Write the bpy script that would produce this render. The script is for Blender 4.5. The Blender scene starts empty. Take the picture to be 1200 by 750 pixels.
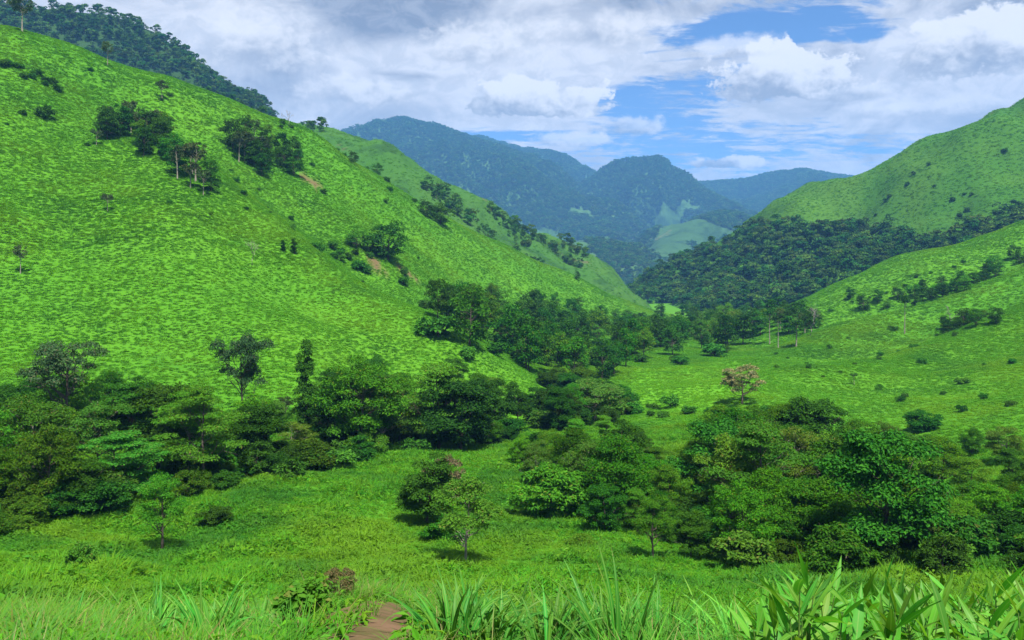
import bpy, math
import numpy as np
from mathutils import Vector

rng = np.random.default_rng(7)
R = math.radians
scene = bpy.context.scene

# ------------------------------------------------------------------ camera
F = 906.0            # focal length in units of a 1200 unit wide picture
HZ = 320.0           # row of the eye level in a 750 unit high picture
cam_d = bpy.data.cameras.new("camera")
cam = bpy.data.objects.new("camera", cam_d)
scene.collection.objects.link(cam)
scene.camera = cam
cam.location = (0, 0, 0)
cam.rotation_euler = (R(90), 0, 0)
cam_d.sensor_width = 36.0
cam_d.lens = F / 1200.0 * 36.0
cam_d.shift_y = -(375.0 - HZ) / 1200.0
cam_d.clip_start = 0.1
cam_d.clip_end = 60000.0

# ------------------------------------------------------------------ light
SUN_EL, SUN_AZ = R(64), R(160)       # azimuth clockwise from the viewing direction
sun_dir = Vector((math.sin(SUN_AZ) * math.cos(SUN_EL), math.cos(SUN_AZ) * math.cos(SUN_EL), math.sin(SUN_EL)))
sun_d = bpy.data.lights.new("sun", "SUN")
sun_d.energy = 5.0
sun_d.angle = R(2.0)
sun_d.color = (1.0, 0.96, 0.88)
sun = bpy.data.objects.new("sun", sun_d)
scene.collection.objects.link(sun)
sun.rotation_euler = sun_dir.to_track_quat("Z", "Y").to_euler()
sun.location = sun_dir * 3000

scene.view_settings.view_transform = "Standard"
scene.view_settings.look = "None"
scene.view_settings.gamma = 1.0
scene.view_settings.use_curve_mapping = False
scene.view_settings.exposure = 1.25
scene.render.engine = "CYCLES"
scene.cycles.use_denoising = True
scene.cycles.max_bounces = 6
scene.cycles.diffuse_bounces = 2
scene.cycles.glossy_bounces = 1
scene.cycles.transmission_bounces = 3
scene.cycles.volume_bounces = 0
scene.cycles.transparent_max_bounces = 4
scene.cycles.caustics_reflective = False
scene.cycles.caustics_refractive = False
scene.cycles.sample_clamp_indirect = 4.0


# ------------------------------------------------------------------ node helper
class NT:
    def __init__(self, tree):
        self.t = tree
        self.n = tree.nodes
        self.l = tree.links

    def _in(self, sock, v):
        if v is None:
            return
        if isinstance(v, bpy.types.NodeSocket):
            self.l.new(v, sock)
        else:
            if sock.type == "RGBA" and len(v) == 3:
                v = (*v, 1.0)
            sock.default_value = v

    def node(self, typ, ins=None, **props):
        nd = self.n.new(typ)
        for k, v in props.items():
            setattr(nd, k, v)
        for k, v in (ins or {}).items():
            self._in(nd.inputs[k], v)
        return nd

    def m(self, op, a, b=None, c=None, clamp=False):
        nd = self.n.new("ShaderNodeMath")
        nd.operation = op
        nd.use_clamp = clamp
        for i, v in enumerate((a, b, c)):
            self._in(nd.inputs[i], v)
        return nd.outputs[0]

    def add(self, a, b): return self.m("ADD", a, b)
    def sub(self, a, b): return self.m("SUBTRACT", a, b)
    def mul(self, a, b): return self.m("MULTIPLY", a, b)

    def vec(self, x, y, z=0.0):
        return self.node("ShaderNodeCombineXYZ", {0: x, 1: y, 2: z}).outputs[0]

    def noise(self, v, scale, detail=4.0, rough=0.55, dist=0.0, lac=2.0):
        return self.node("ShaderNodeTexNoise", {"Vector": v, "Scale": scale, "Detail": detail, "Roughness": rough,
                                                "Lacunarity": lac, "Distortion": dist}).outputs[0]

    def smooth(self, v, a, b, c=0.0, d=1.0):
        nd = self.node("ShaderNodeMapRange", {0: v, 1: a, 2: b, 3: c, 4: d}, interpolation_type="SMOOTHSTEP")
        return nd.outputs[0]

    def mix(self, f, a, b, blend="MIX"):
        nd = self.n.new("ShaderNodeMix")
        nd.data_type = "RGBA"
        nd.blend_type = blend
        self._in(nd.inputs[0], f)
        self._in(nd.inputs[6], a)
        self._in(nd.inputs[7], b)
        return nd.outputs[2]


# ------------------------------------------------------------------ sky
world = bpy.data.worlds.new("World")
scene.world = world
world.use_nodes = True
world.node_tree.nodes.clear()
w = NT(world.node_tree)
sky = w.node("ShaderNodeTexSky", sky_type="NISHITA", sun_disc=False, sun_elevation=SUN_EL, sun_rotation=SUN_AZ,
             air_density=1.0, dust_density=0.1, ozone_density=4.0, altitude=1500.0)
skyc = w.mix(1.0, sky.outputs[0], (0.95, 1.1, 1.28), "MULTIPLY")
dirv = w.node("ShaderNodeTexCoord").outputs["Generated"]
sx = w.node("ShaderNodeSeparateXYZ", {0: dirv})
X, Y, Z = sx.outputs
AZ = w.mul(w.m("ARCTAN2", X, Y), 57.2958)
EL = w.mul(w.m("ARCSINE", Z), 57.2958)


def skyang(px, py):
    a = math.atan((px - 600) / F)
    return math.degrees(a), math.degrees(math.atan((HZ - py) / F * math.cos(a)))


def lobe(px, py, wpx, hpx, amp):
    a, e = skyang(px, py)
    da = w.mul(w.sub(AZ, a), 1.0 / (wpx / F * 57.3))
    de = w.mul(w.sub(EL, e), 1.0 / (hpx / F * 57.3))
    r2 = w.add(w.mul(da, da), w.mul(de, de))
    return w.mul(w.m("EXPONENT", w.mul(r2, -1.0)), amp)


zz = w.add(w.m("MAXIMUM", Z, 0.0), 0.10)
P = w.vec(w.m("DIVIDE", X, zz), w.m("DIVIDE", Y, zz), 0.3)
A2 = w.vec(w.mul(AZ, 0.1), w.mul(EL, 0.16), 4.0)
# the broad high sheet of cloud, torn open to blue in places
n1 = w.noise(P, 0.85, 9.0, 0.58, 0.5)
n2 = w.noise(P, 2.6, 9.0, 0.66, 0.9)
n3 = w.noise(w.node("ShaderNodeMapping", {0: P, 2: (0, 0, R(28)), 3: (1.0, 2.2, 1.0)}).outputs[0], 4.5, 9.0, 0.68, 0.7)
sheet = w.add(w.add(w.mul(n1, 0.66), w.mul(n2, 0.34)), w.mul(n3, 0.44))
for a in [(180, 40, 330, 150, 0.26), (560, 20, 230, 60, 0.2), (560, 125, 150, 40, 0.16), (1130, 60, 130, 70, 0.2), (720, 60, 130, 40, 0.12),
          (950, 130, 190, 26, 0.12), (760, 118, 80, 26, -0.22), (770, 143, 45, 14, -0.14), (590, 160, 110, 8, -0.22), (895, 32, 100, 18, -0.24), (1010, 42, 40, 9, -0.16), (410, 140, 40, 9, -0.2),
          (940, 172, 190, 16, -0.17), (1060, 100, 60, 6, -0.16)]:
    sheet = w.add(sheet, lobe(*a))
cov = w.smooth(sheet, 0.645, 0.77)
# grey undersides in the sheet
g1 = w.noise(A2, 1.15, 7.0, 0.6, 0.8)
grey = w.add(w.mul(g1, 0.8), w.mul(n2, 0.25))
for a in [(480, 14, 100, 36, 0.40), (480, 88, 60, 8, 0.24), (320, 95, 110, 45, 0.12), (260, 30, 60, 25, -0.1), (640, 70, 120, 30, -0.14), (500, 62, 50, 20, -0.16), (1150, 75, 60, 30, -0.1), (890, 5, 90, 9, 0.12), (1190, 8, 60, 18, 0.2), (720, 4, 60, 12, 0.14)]:
    grey = w.add(grey, lobe(*a))
gf = w.smooth(grey, 0.44, 0.78)
fine = w.noise(A2, 4.2, 9.0, 0.66, 0.7)
WHITE, GREYC = (8.3, 8.1, 8.0), (2.5, 2.6, 2.9)
sheet_col = w.mix(gf, WHITE, GREYC)
sheet_col = w.mix(w.smooth(fine, 0.40, 0.62, 0.0, 0.5), sheet_col, (5.0, 5.1, 5.3))
col = w.mix(w.mul(cov, 0.95), skyc, sheet_col)
# heaped clouds floating below the sheet
Bv = w.vec(AZ, w.mul(EL, 1.25), 1.0)
bn = w.add(w.noise(Bv, 0.28, 8.0, 0.6, 0.25), w.mul(w.noise(Bv, 0.95, 6.0, 0.62, 0.3), 0.42))
for (px, py, wp, hp, soft) in [(622, 122, 104, 30, 0.2), (916, 98, 84, 40, 0.2), (1150, 58, 95, 48, 0.25), (848, 192, 50, 12, 0.3), (560, 62, 80, 34, 0.6), (742, 150, 46, 20, 0.5), (1000, 112, 50, 14, 0.5), (668, 165, 60, 12, 0.5),
                               (300, 60, 100, 46, 0.6), (430, 112, 80, 26, 0.6), (700, 40, 110, 30, 0.7), (1060, 130, 110, 16, 0.7), (850, 60, 70, 18, 0.7)]:
    a, e = skyang(px, py)
    da = w.mul(w.sub(AZ, a), 1.0 / (wp / F * 57.3))
    de0 = w.mul(w.sub(EL, e), 1.0 / (hp / F * 57.3))
    de = w.mul(de0, w.smooth(de0, -0.35, 0.0, 1.75, 1.0))
    rr = w.m("SQRT", w.add(w.mul(da, da), w.mul(de, de)))
    dens = w.add(w.sub(1.0, rr), w.mul(w.sub(bn, 0.70), 2.1))
    mask = w.smooth(dens, 0.05, soft)
    lit = w.smooth(w.add(w.add(de0, w.mul(da, 0.15)), w.mul(w.sub(bn, 0.70), 3.6)), -0.75, 0.6)
    ccol = w.mix(lit, (3.5, 3.6, 3.9), (9.0, 8.8, 8.6))
    col = w.mix(w.mul(mask, 0.95 if soft < 0.5 else 0.7), col, ccol)
bg = w.node("ShaderNodeBackground", {0: col, 1: 0.0535})
w.l.new(bg.outputs[0], w.node("ShaderNodeOutputWorld").inputs[0])
world.cycles.sampling_method = "MANUAL"
world.cycles.sample_map_resolution = 256

# ------------------------------------------------------------------ numeric helpers
def _hash(ix, iy, seed):
    h = (ix.astype(np.int64) * 374761393 + iy.astype(np.int64) * 668265263 + seed * 1442695041) & 0xFFFFFFFF
    h = ((h ^ (h >> 13)) * 1274126177) & 0xFFFFFFFF
    return ((h ^ (h >> 16)) & 0xFFFF) / 65535.0


def vnoise(x, y, seed=0):
    ix, iy = np.floor(x), np.floor(y)
    fx, fy = x - ix, y - iy
    fx, fy = fx * fx * fx * (fx * (fx * 6 - 15) + 10), fy * fy * fy * (fy * (fy * 6 - 15) + 10)
    a, b = _hash(ix, iy, seed), _hash(ix + 1, iy, seed)
    c, d = _hash(ix, iy + 1, seed), _hash(ix + 1, iy + 1, seed)
    return (a + (b - a) * fx + (c - a) * fy + (a - b - c + d) * fx * fy) * 2 - 1


def fbm(x, y, seed=0, oct=4, gain=0.5):
    s, a, t = 0.0, 1.0, 0.0
    for o in range(oct):
        s = s + a * vnoise(x, y, seed + o * 17)
        t += a
        x, y, a = x * 2.03 + 11.7, y * 2.03 - 5.3, a * gain
    return s / t


def sstep(v, a, b):
    t = np.clip((v - a) / (b - a), 0, 1)
    return t * t * (3 - 2 * t)


def at(px, py, d):
    return ((px - 600) / F * d, d, (HZ - py) / F * d)


def proj(x, y, z):
    yy = np.maximum(y, 0.01)
    return 600 + x / yy * F, HZ - z / yy * F


# ------------------------------------------------------------------ near terrain: a surface through surveyed points
CP = [  # picture column, picture row, distance ahead in metres
    # verge the camera stands on, falling away
    (-400, 1090, 2), (200, 1090, 2), (600, 1090, 2), (1000, 1090, 2), (1600, 1090, 2),
    (-200, 780, 5), (200, 800, 5), (600, 810, 5), (900, 830, 5), (1150, 830, 5), (1450, 830, 5),
    (-200, 755, 8), (200, 756, 8), (440, 726, 7), (440, 704, 9), (440, 702, 11), (330, 745, 9), (540, 750, 9), (650, 765, 8), (900, 790, 8), (1200, 800, 8), (1450, 800, 8),
    (-200, 745, 15), (200, 752, 15), (600, 758, 15), (1000, 775, 15), (1400, 775, 15),
    (-200, 715, 30), (200, 725, 30), (600, 728, 30), (1000, 735, 30), (1400, 725, 30),
    (-200, 680, 42), (100, 682, 42), (600, 690, 42), (1000, 700, 42), (1400, 690, 42),
    # the clearing
    (100, 640, 55), (190, 648, 57), (545, 664, 52), (765, 655, 58), (850, 652, 63),
    (300, 560, 80), (450, 530, 105), (600, 540, 100), (650, 600, 75), (400, 595, 70), (200, 600, 68),
    # belt of forest
    (-200, 600, 62), (0, 610, 62), (-200, 520, 85), (0, 555, 85), (150, 560, 85), (300, 535, 105), (450, 513, 125), (560, 512, 130),
    (900, 640, 66), (1100, 630, 66), (1350, 600, 66), (700, 546, 100), (900, 568, 95), (1100, 568, 95), (1350, 535, 95),
    # steep grassy hill
    (-200, 440, 110), (-200, 320, 150), (-200, 180, 210), (-200, 20, 280), (-200, 80, 360), (-200, 160, 480), (-200, 220, 640),
    (0, 468, 110), (0, 400, 135), (0, 250, 190), (0, 150, 235), (0, 34, 300), (0, 70, 360), (0, 140, 470), (0, 220, 640),
    (100, 460, 118), (100, 300, 185), (100, 180, 250), (100, 68, 322), (100, 100, 385), (100, 160, 480),
    (200, 450, 130), (200, 350, 165), (200, 250, 215), (200, 150, 290), (200, 95, 345), (200, 125, 415), (200, 180, 520), (200, 240, 700),
    (280, 430, 138), (280, 320, 190), (280, 210, 280), (280, 124, 368), (280, 150, 440),
    (350, 420, 145), (350, 350, 190), (350, 300, 225), (330, 232, 285), (350, 200, 325), (350, 152, 390), (350, 185, 460), (350, 230, 560),
    (450, 410, 170), (450, 350, 235), (450, 300, 285), (450, 260, 330), (445, 205, 420), (450, 230, 490), (450, 270, 620),
    (520, 400, 190), (520, 360, 250), (520, 300, 350), (520, 253, 440), (520, 275, 510), (520, 300, 640),
    (600, 425, 210), (600, 402, 260), (600, 350, 370), (600, 293, 470), (600, 312, 540), (600, 330, 700),
    (680, 410, 290), (680, 372, 400), (680, 326, 500), (680, 342, 580), (740, 378, 440), (740, 352, 520), (740, 360, 600),
    (800, 400, 340), (800, 374, 540), (800, 368, 640), (800, 353, 900), (700, 350, 900), (600, 345, 900),
    (500, 320, 900), (300, 290, 900), (0, 270, 900), (-200, 260, 900),
    # valley floor
    (850, 405, 330), (750, 470, 175), (850, 432, 250), (640, 460, 185), (600, 500, 140), (700, 440, 220), (860, 378, 480),
    # gentle spurs of the opposite side
    (930, 405, 300), (930, 357, 420), (930, 362, 500), (930, 360, 620), (930, 350, 900),
    (1050, 475, 165), (1050, 440, 210), (1050, 400, 270), (1050, 350, 350), (1050, 305, 430), (1050, 322, 500), (1050, 330, 640), (1050, 330, 900),
    (1200, 482, 130), (1200, 420, 190), (1200, 370, 255), (1200, 320, 330), (1200, 263, 430), (1200, 282, 510), (1200, 300, 650), (1200, 310, 900),
    (1350, 420, 170), (1350, 310, 270), (1350, 215, 430), (1350, 240, 520), (1350, 280, 700), (1350, 300, 900),
    (900, 470, 150), (900, 520, 118), (1050, 530, 118),
]
CP = np.array(CP, float)
KU = 2.4


def _uv(x, y):
    r = np.maximum(np.hypot(x, y), 2.0)
    th = np.clip(np.arctan2(x, y), -R(48), R(48))
    return th * KU, np.log(r), r


cx, cy, cz = (CP[:, 0] - 600) / F * CP[:, 2], CP[:, 2], (HZ - CP[:, 1]) / F * CP[:, 2]
cu, cv, cr = _uv(cx, cy)
cq = cz / np.hypot(cx, cy)


def _phi(d2):
    return 0.5 * d2 * np.log(d2 + 1e-12)


_n = len(CP)
_A = np.zeros((_n + 3, _n + 3))
_A[:_n, :_n] = _phi((cu[:, None] - cu) ** 2 + (cv[:, None] - cv) ** 2) + np.eye(_n) * 2e-4
_A[:_n, _n:] = np.c_[np.ones(_n), cu, cv]
_A[_n:, :_n] = _A[:_n, _n:].T
_W = np.linalg.solve(_A, np.r_[cq, 0, 0, 0])


FOLDS = [  # crest and hollow lines of the slopes: points (column, row, distance), height, half width
    ([(225, 205, 262), (330, 290, 232), (420, 360, 212), (560, 428, 185)], 4.5, 13), ([(150, 165, 285), (250, 195, 285), (350, 262, 270), (470, 338, 255), (580, 380, 270)], -4.5, 14),
    ([(1320, 320, 270), (1200, 368, 250), (1050, 425, 222), (960, 455, 195)], 4.5, 13), ([(1320, 290, 310), (1190, 350, 285), (1100, 380, 272), (1000, 400, 255)], -3.5, 12),
    ([(1320, 270, 340), (1200, 318, 322), (1060, 368, 312), (985, 385, 300)], 3.5, 12), ([(1320, 255, 385), (1200, 298, 362), (1100, 335, 348), (1000, 362, 340)], -4.0, 13),
    ([(60, 60, 315), (150, 200, 232), (200, 330, 178)], 2.5, 16), ([(380, 175, 385), (480, 262, 350), (600, 335, 380)], 2.5, 12),
]
FOLDS = [(np.array([at(*q) for q in pts]), h, sg) for pts, h, sg in FOLDS]


def fold_h(x, y):
    s = np.zeros(x.shape)
    for p, h, sg in FOLDS:
        bd = np.full(x.shape, 1e9)
        for a, b in zip(p[:-1], p[1:]):
            dx, dy = b[0] - a[0], b[1] - a[1]
            t = np.clip(((x - a[0]) * dx + (y - a[1]) * dy) / (dx * dx + dy * dy), 0, 1)
            bd = np.minimum(bd, (x - a[0] - t * dx) ** 2 + (y - a[1] - t * dy) ** 2)
        s = s + h * np.exp(-bd / (2 * sg * sg))
    return s


def ground_h(x, y):
    x, y = np.atleast_1d(np.asarray(x, float)), np.atleast_1d(np.asarray(y, float))
    out = np.empty(x.shape)
    for s in range(0, len(x), 20000):
        xs, ys = x[s:s + 20000], y[s:s + 20000]
        u, v, r = _uv(xs, ys)
        vv = np.minimum(v, math.log(950.0))
        q = _phi((u[:, None] - cu) ** 2 + (vv[:, None] - cv) ** 2) @ _W[:_n] + _W[_n] + _W[_n + 1] * u + _W[_n + 2] * vv
        z = q * np.minimum(r, 950.0)
        th = np.abs(np.arctan2(xs, ys))
        wb = sstep(th, R(50), R(130))
        z = z * (1 - wb) + wb * (-1.7 - 0.05 * np.minimum(r, 400))
        z = z + (-45 - z) * sstep(r, 950, 1600)
        z = z + fbm(xs / 26, ys / 26, 3, 2) * 1.5 * sstep(r, 25, 140) + fbm(xs / 70, ys / 70, 9, 3) * 3.2 * sstep(r, 130, 320)
        z = z + fold_h(xs, ys)
        z = z + fbm(xs / 3.1, ys / 3.1, 31, 2) * 0.22 * sstep(r, 3, 30) * (1 - sstep(r, 35, 70))
        out[s:s + 20000] = z
    return out


# ------------------------------------------------------------------ landforms farther off: crest lines with falling flanks
def crest(pts, slope, rnd, seed, rough, gully, back=None):
    p = np.array([at(*q) for q in pts])

    def f(x, y):
        x, y = np.atleast_1d(np.asarray(x, float)), np.atleast_1d(np.asarray(y, float))
        wx = x + fbm(x / gully, y / gully, seed + 5, 3) * gully * 0.55
        wy = y + fbm(x / gully, y / gully, seed + 8, 3) * gully * 0.55
        best = np.full(x.shape, -1e9)
        bd = np.full(x.shape, 1e9)
        for i in range(len(p) - 1):
            a, b = p[i], p[i + 1]
            dx, dy = b[0] - a[0], b[1] - a[1]
            L2 = dx * dx + dy * dy
            # distance uses the warped position only away from the crest, so the skyline keeps its course
            t0 = np.clip(((x - a[0]) * dx + (y - a[1]) * dy) / L2, 0, 1)
            d0 = np.hypot(x - a[0] - t0 * dx, y - a[1] - t0 * dy)
            k = sstep(d0, rnd * 0.5, rnd * 0.5 + gully)
            xx, yy = x + (wx - x) * k, y + (wy - y) * k
            t = np.clip(((xx - a[0]) * dx + (yy - a[1]) * dy) / L2, 0, 1)
            d = np.hypot(xx - a[0] - t * dx, yy - a[1] - t * dy)
            zc = a[2] + t * (b[2] - a[2])
            h = zc - slope * (np.sqrt(d * d + rnd * rnd) - rnd)
            best = np.maximum(best, h)
            bd = np.minimum(bd, d0)
        rid = 1 - np.abs(fbm(x / gully, y / gully, seed + 2, 4)) * 2
        best = best + (rid - 0.6) * rough * sstep(bd, rnd * 0.4, rnd * 0.4 + gully * 0.8) + fbm(x / (gully * 0.25), y / (gully * 0.25), seed, 3) * rough * 0.16
        return best
    f.pts = p
    return f


LAND = {
    "grassy_hill": crest([(1700, -60, 700), (1420, 38, 790), (1300, 78, 820), (1200, 128, 850), (1165, 140, 855), (1100, 166, 870), (1000, 217, 895), (930, 250, 915), (900, 264, 925),
                          (850, 296, 940), (800, 330, 950), (770, 350, 960)], 0.62, 40, 11, 7, 110),
    "green_spur": crest([(200, 100, 640), (345, 144, 680), (385, 149, 690), (415, 160, 700), (450, 181, 720), (520, 218, 760), (590, 274, 800), (640, 308, 840), (700, 338, 900), (770, 356, 980)], 0.62, 9, 23, 8, 80),
    "wooded_mountain": crest([(-350, -50, 800), (-120, -20, 880), (0, 8, 930), (60, 12, 950), (130, 18, 980), (175, 36, 1000), (205, 60, 1005), (228, 88, 1010), (250, 120, 1015), (270, 160, 1020)], 1.15, 18, 37, 16, 120),
    "far_mountain": crest([(120, 240, 3600), (300, 196, 3900), (400, 157, 4200), (448, 144, 4300), (482, 142, 4300), (520, 152, 4250), (560, 170, 4150), (600, 196, 3950), (640, 222, 3700), (690, 262, 3300), (740, 300, 2800), (790, 338, 2300)],
                          0.62, 90, 41, 170, 420),
    "far_mountain_b": crest([(400, 172, 5400), (520, 158, 5400), (560, 163, 5300), (605, 173, 5200), (640, 177, 5100), (670, 193, 5000), (705, 208, 4900), (740, 236, 4500), (770, 270, 3900)], 0.6, 100, 53, 160, 460),
    "domed_mountain": crest([(670, 240, 4350), (700, 212, 4300), (712, 204, 4280), (724, 192, 4260), (742, 187, 4240), (768, 187, 4220), (788, 197, 4180), (808, 214, 4120), (826, 228, 4000), (850, 238, 3800), (890, 256, 3500), (950, 300, 3000)],
                            0.85, 60, 67, 120, 300),
    "far_mountain_c": crest([(700, 230, 5500), (815, 218, 5300), (870, 213, 5250), (905, 205, 5200), (935, 200, 5150), (970, 206, 5100), (1010, 210, 5000), (1100, 204, 4900), (1300, 194, 4800)], 0.5, 100, 71, 90, 500),
    "valley_foothill": crest([(560, 300, 1700), (640, 290, 2100), (690, 280, 2300), (720, 292, 2200), (760, 312, 2050), (800, 334, 1900)], 0.42, 60, 83, 45, 200),
    "green_foothill": crest([(980, 300, 2300), (900, 262, 2700), (850, 250, 2900), (820, 258, 2700), (790, 285, 2450), (760, 318, 2200)], 0.5, 50, 89, 40, 180),
}
ORDER = list(LAND)


def find_base(px, py):
    """distance ahead at which the near terrain first shows at this picture position"""
    d = np.exp(np.linspace(math.log(3), math.log(620), 1200))
    z = ground_h((px - 600) / F * d, d)
    row = HZ - z / d * F
    vis = np.minimum.accumulate(row)
    i = np.flatnonzero(vis <= py)
    return d[i[0]] if len(i) else d[np.argmin(row)]


def far_h(x, y):
    return np.max([LAND[k](x, y) for k in ORDER], axis=0)


# ------------------------------------------------------------------ object helpers
COL = scene.collection


def mesh_np(name, verts, faces, mats=(), smooth=False, mat_idx=None, nper=None):
    me = bpy.data.meshes.new(name)
    verts = np.asarray(verts, np.float32)
    faces = np.asarray(faces, np.int32)
    k = faces.shape[1]
    me.vertices.add(len(verts))
    me.vertices.foreach_set("co", verts.ravel())
    me.loops.add(faces.size)
    me.loops.foreach_set("vertex_index", faces.ravel())
    me.polygons.add(len(faces))
    me.polygons.foreach_set("loop_start", np.arange(0, faces.size, k, dtype=np.int32))
    me.polygons.foreach_set("loop_total", np.full(len(faces), k, np.int32))
    for m in mats:
        me.materials.append(m)
    if mat_idx is not None:
        me.polygons.foreach_set("material_index", np.asarray(mat_idx, np.int32))
    me.polygons.foreach_set("use_smooth", np.full(len(faces), bool(smooth)))
    me.update(calc_edges=True)
    me.validate()
    return me


def link(name, me, parent=None, kind=None, label=None, cat=None, group=None, col=None):
    o = bpy.data.objects.new(name, me)
    (col or COL).objects.link(o)
    if parent is not None:
        o.parent = parent
    if kind: o["kind"] = kind
    if label: o["label"] = label
    if cat: o["category"] = cat
    if group: o["group"] = group
    return o


def vattr(me, name, vals):
    a = me.attributes.new(name, "FLOAT", "POINT")
    a.data.foreach_set("value", np.asarray(vals, np.float32))


def grid_faces(nu, nv, wrap=False):
    i, j = np.meshgrid(np.arange(nu - (0 if wrap else 1)), np.arange(nv - 1), indexing="ij")
    a = i * nv + j
    b = ((i + 1) % nu) * nv + j
    return np.stack([a, b, b + 1, a + 1], -1).reshape(-1, 4)

# ------------------------------------------------------------------ materials
def new_mat(name):
    m = bpy.data.materials.new(name)
    m.use_nodes = True
    m.node_tree.nodes.clear()
    t = NT(m.node_tree)
    out = t.node("ShaderNodeOutputMaterial")
    return m, t, out


def leaf_mat(name, base, alt, dry=None, trans=0.3, gloss=0.25, tint=0.35, dry_amt=0.04, patch=None, rib=None):
    """leaf or blade: colour varies between leaves, between plants and slowly over the ground"""
    m, t, out = new_mat(name)
    geo = t.node("ShaderNodeNewGeometry")
    oi = t.node("ShaderNodeObjectInfo")
    isl = geo.outputs["Random Per Island"]
    c = t.mix(isl, base, alt)
    if dry:
        f = t.smooth(t.m("FRACT", t.mul(isl, 17.31)), 1 - dry_amt * 1.5, 1 - dry_amt * 0.5)
        c = t.mix(f, c, dry)
    hsv = t.node("ShaderNodeHueSaturation", {"Hue": t.add(0.5, t.mul(t.sub(oi.outputs["Random"], 0.5), 0.05 * tint / 0.35)), "Saturation": 1.0,
                                             "Value": t.add(1 - tint, t.mul(t.m("FRACT", t.mul(oi.outputs["Random"], 7.77)), 2 * tint)), "Color": c})
    c = hsv.outputs[0]
    if patch:
        n = t.noise(oi.outputs["Location"], patch[0], 4.0, 0.6)
        c = t.mix(t.smooth(n, 0.46, 0.64, 0, patch[2]), c, patch[1])
        n = t.noise(t.node("ShaderNodeVectorMath", {0: oi.outputs["Location"], 1: (311.0, 97.0, 11.0)}, operation="ADD").outputs[0], patch[0] * 1.7, 4.0, 0.6)
        c = t.mix(t.smooth(n, 0.48, 0.64, 0, patch[4]), c, patch[3])
    if rib:   # pale midrib, faint veins along the blade, browned tips on some leaves
        ob = t.node("ShaderNodeTexCoord").outputs["Object"]
        sp = t.node("ShaderNodeSeparateXYZ", {0: ob})
        ay = t.m("ABSOLUTE", sp.outputs[1])
        vn = t.noise(t.vec(t.mul(sp.outputs[0], 3.0), t.mul(sp.outputs[1], 260.0), oi.outputs["Random"]), 1.0, 3.0, 0.6)
        c = t.mix(t.smooth(vn, 0.4, 0.7, 0.0, 0.35), c, t.mix(0.4, c, (0.10, 0.27, 0.03)))
        c = t.mix(t.smooth(ay, 0.0012, 0.0034, 0.75, 0.0), c, (0.14, 0.30, 0.05))
        tip = t.add(t.m("DIVIDE", sp.outputs[0], rib), t.mul(t.sub(t.noise(ob, 30.0, 3.0), 0.5), 0.5))
        tip = t.add(tip, t.mul(t.sub(t.m("FRACT", t.mul(oi.outputs["Random"], 5.3)), 0.5), 0.55))
        c = t.mix(t.smooth(tip, 1.12, 1.26, 0.0, 0.85), c, (0.30, 0.21, 0.08))
        sp2 = t.noise(ob, 60.0, 2.0)
        c = t.mix(t.smooth(sp2, 0.70, 0.76, 0.0, 0.7), c, (0.20, 0.15, 0.05))
    c = t.mix(1.0, c, oi.outputs["Color"], "MULTIPLY")
    d = t.node("ShaderNodeBsdfPrincipled", {"Base Color": c, "Roughness": 0.5, "Specular IOR Level": gloss})
    tr = t.node("ShaderNodeBsdfTranslucent", {0: t.mix(1.0, c, (1.25, 1.2, 0.5), "MULTIPLY")})
    mx = t.node("ShaderNodeMixShader", {0: trans, 1: d.outputs[0], 2: tr.outputs[0]})
    t.l.new(mx.outputs[0], out.inputs[0])
    return m


def bark_mat(name, c1, c2):
    m, t, out = new_mat(name)
    tc = t.node("ShaderNodeTexCoord").outputs["Object"]
    mp = t.node("ShaderNodeMapping", {0: tc, 3: (3.0, 3.0, 0.6)}).outputs[0]
    n = t.noise(mp, 2.5, 6.0, 0.65, 0.4)
    c = t.mix(t.smooth(n, 0.35, 0.65), c1, c2)
    b = t.node("ShaderNodeBump", {"Strength": 0.6, "Distance": 0.05, "Height": n})
    d = t.node("ShaderNodeBsdfPrincipled", {"Base Color": c, "Roughness": 0.9, "Specular IOR Level": 0.1, "Normal": b.outputs[0]})
    t.l.new(d.outputs[0], out.inputs[0])
    return m


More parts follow.
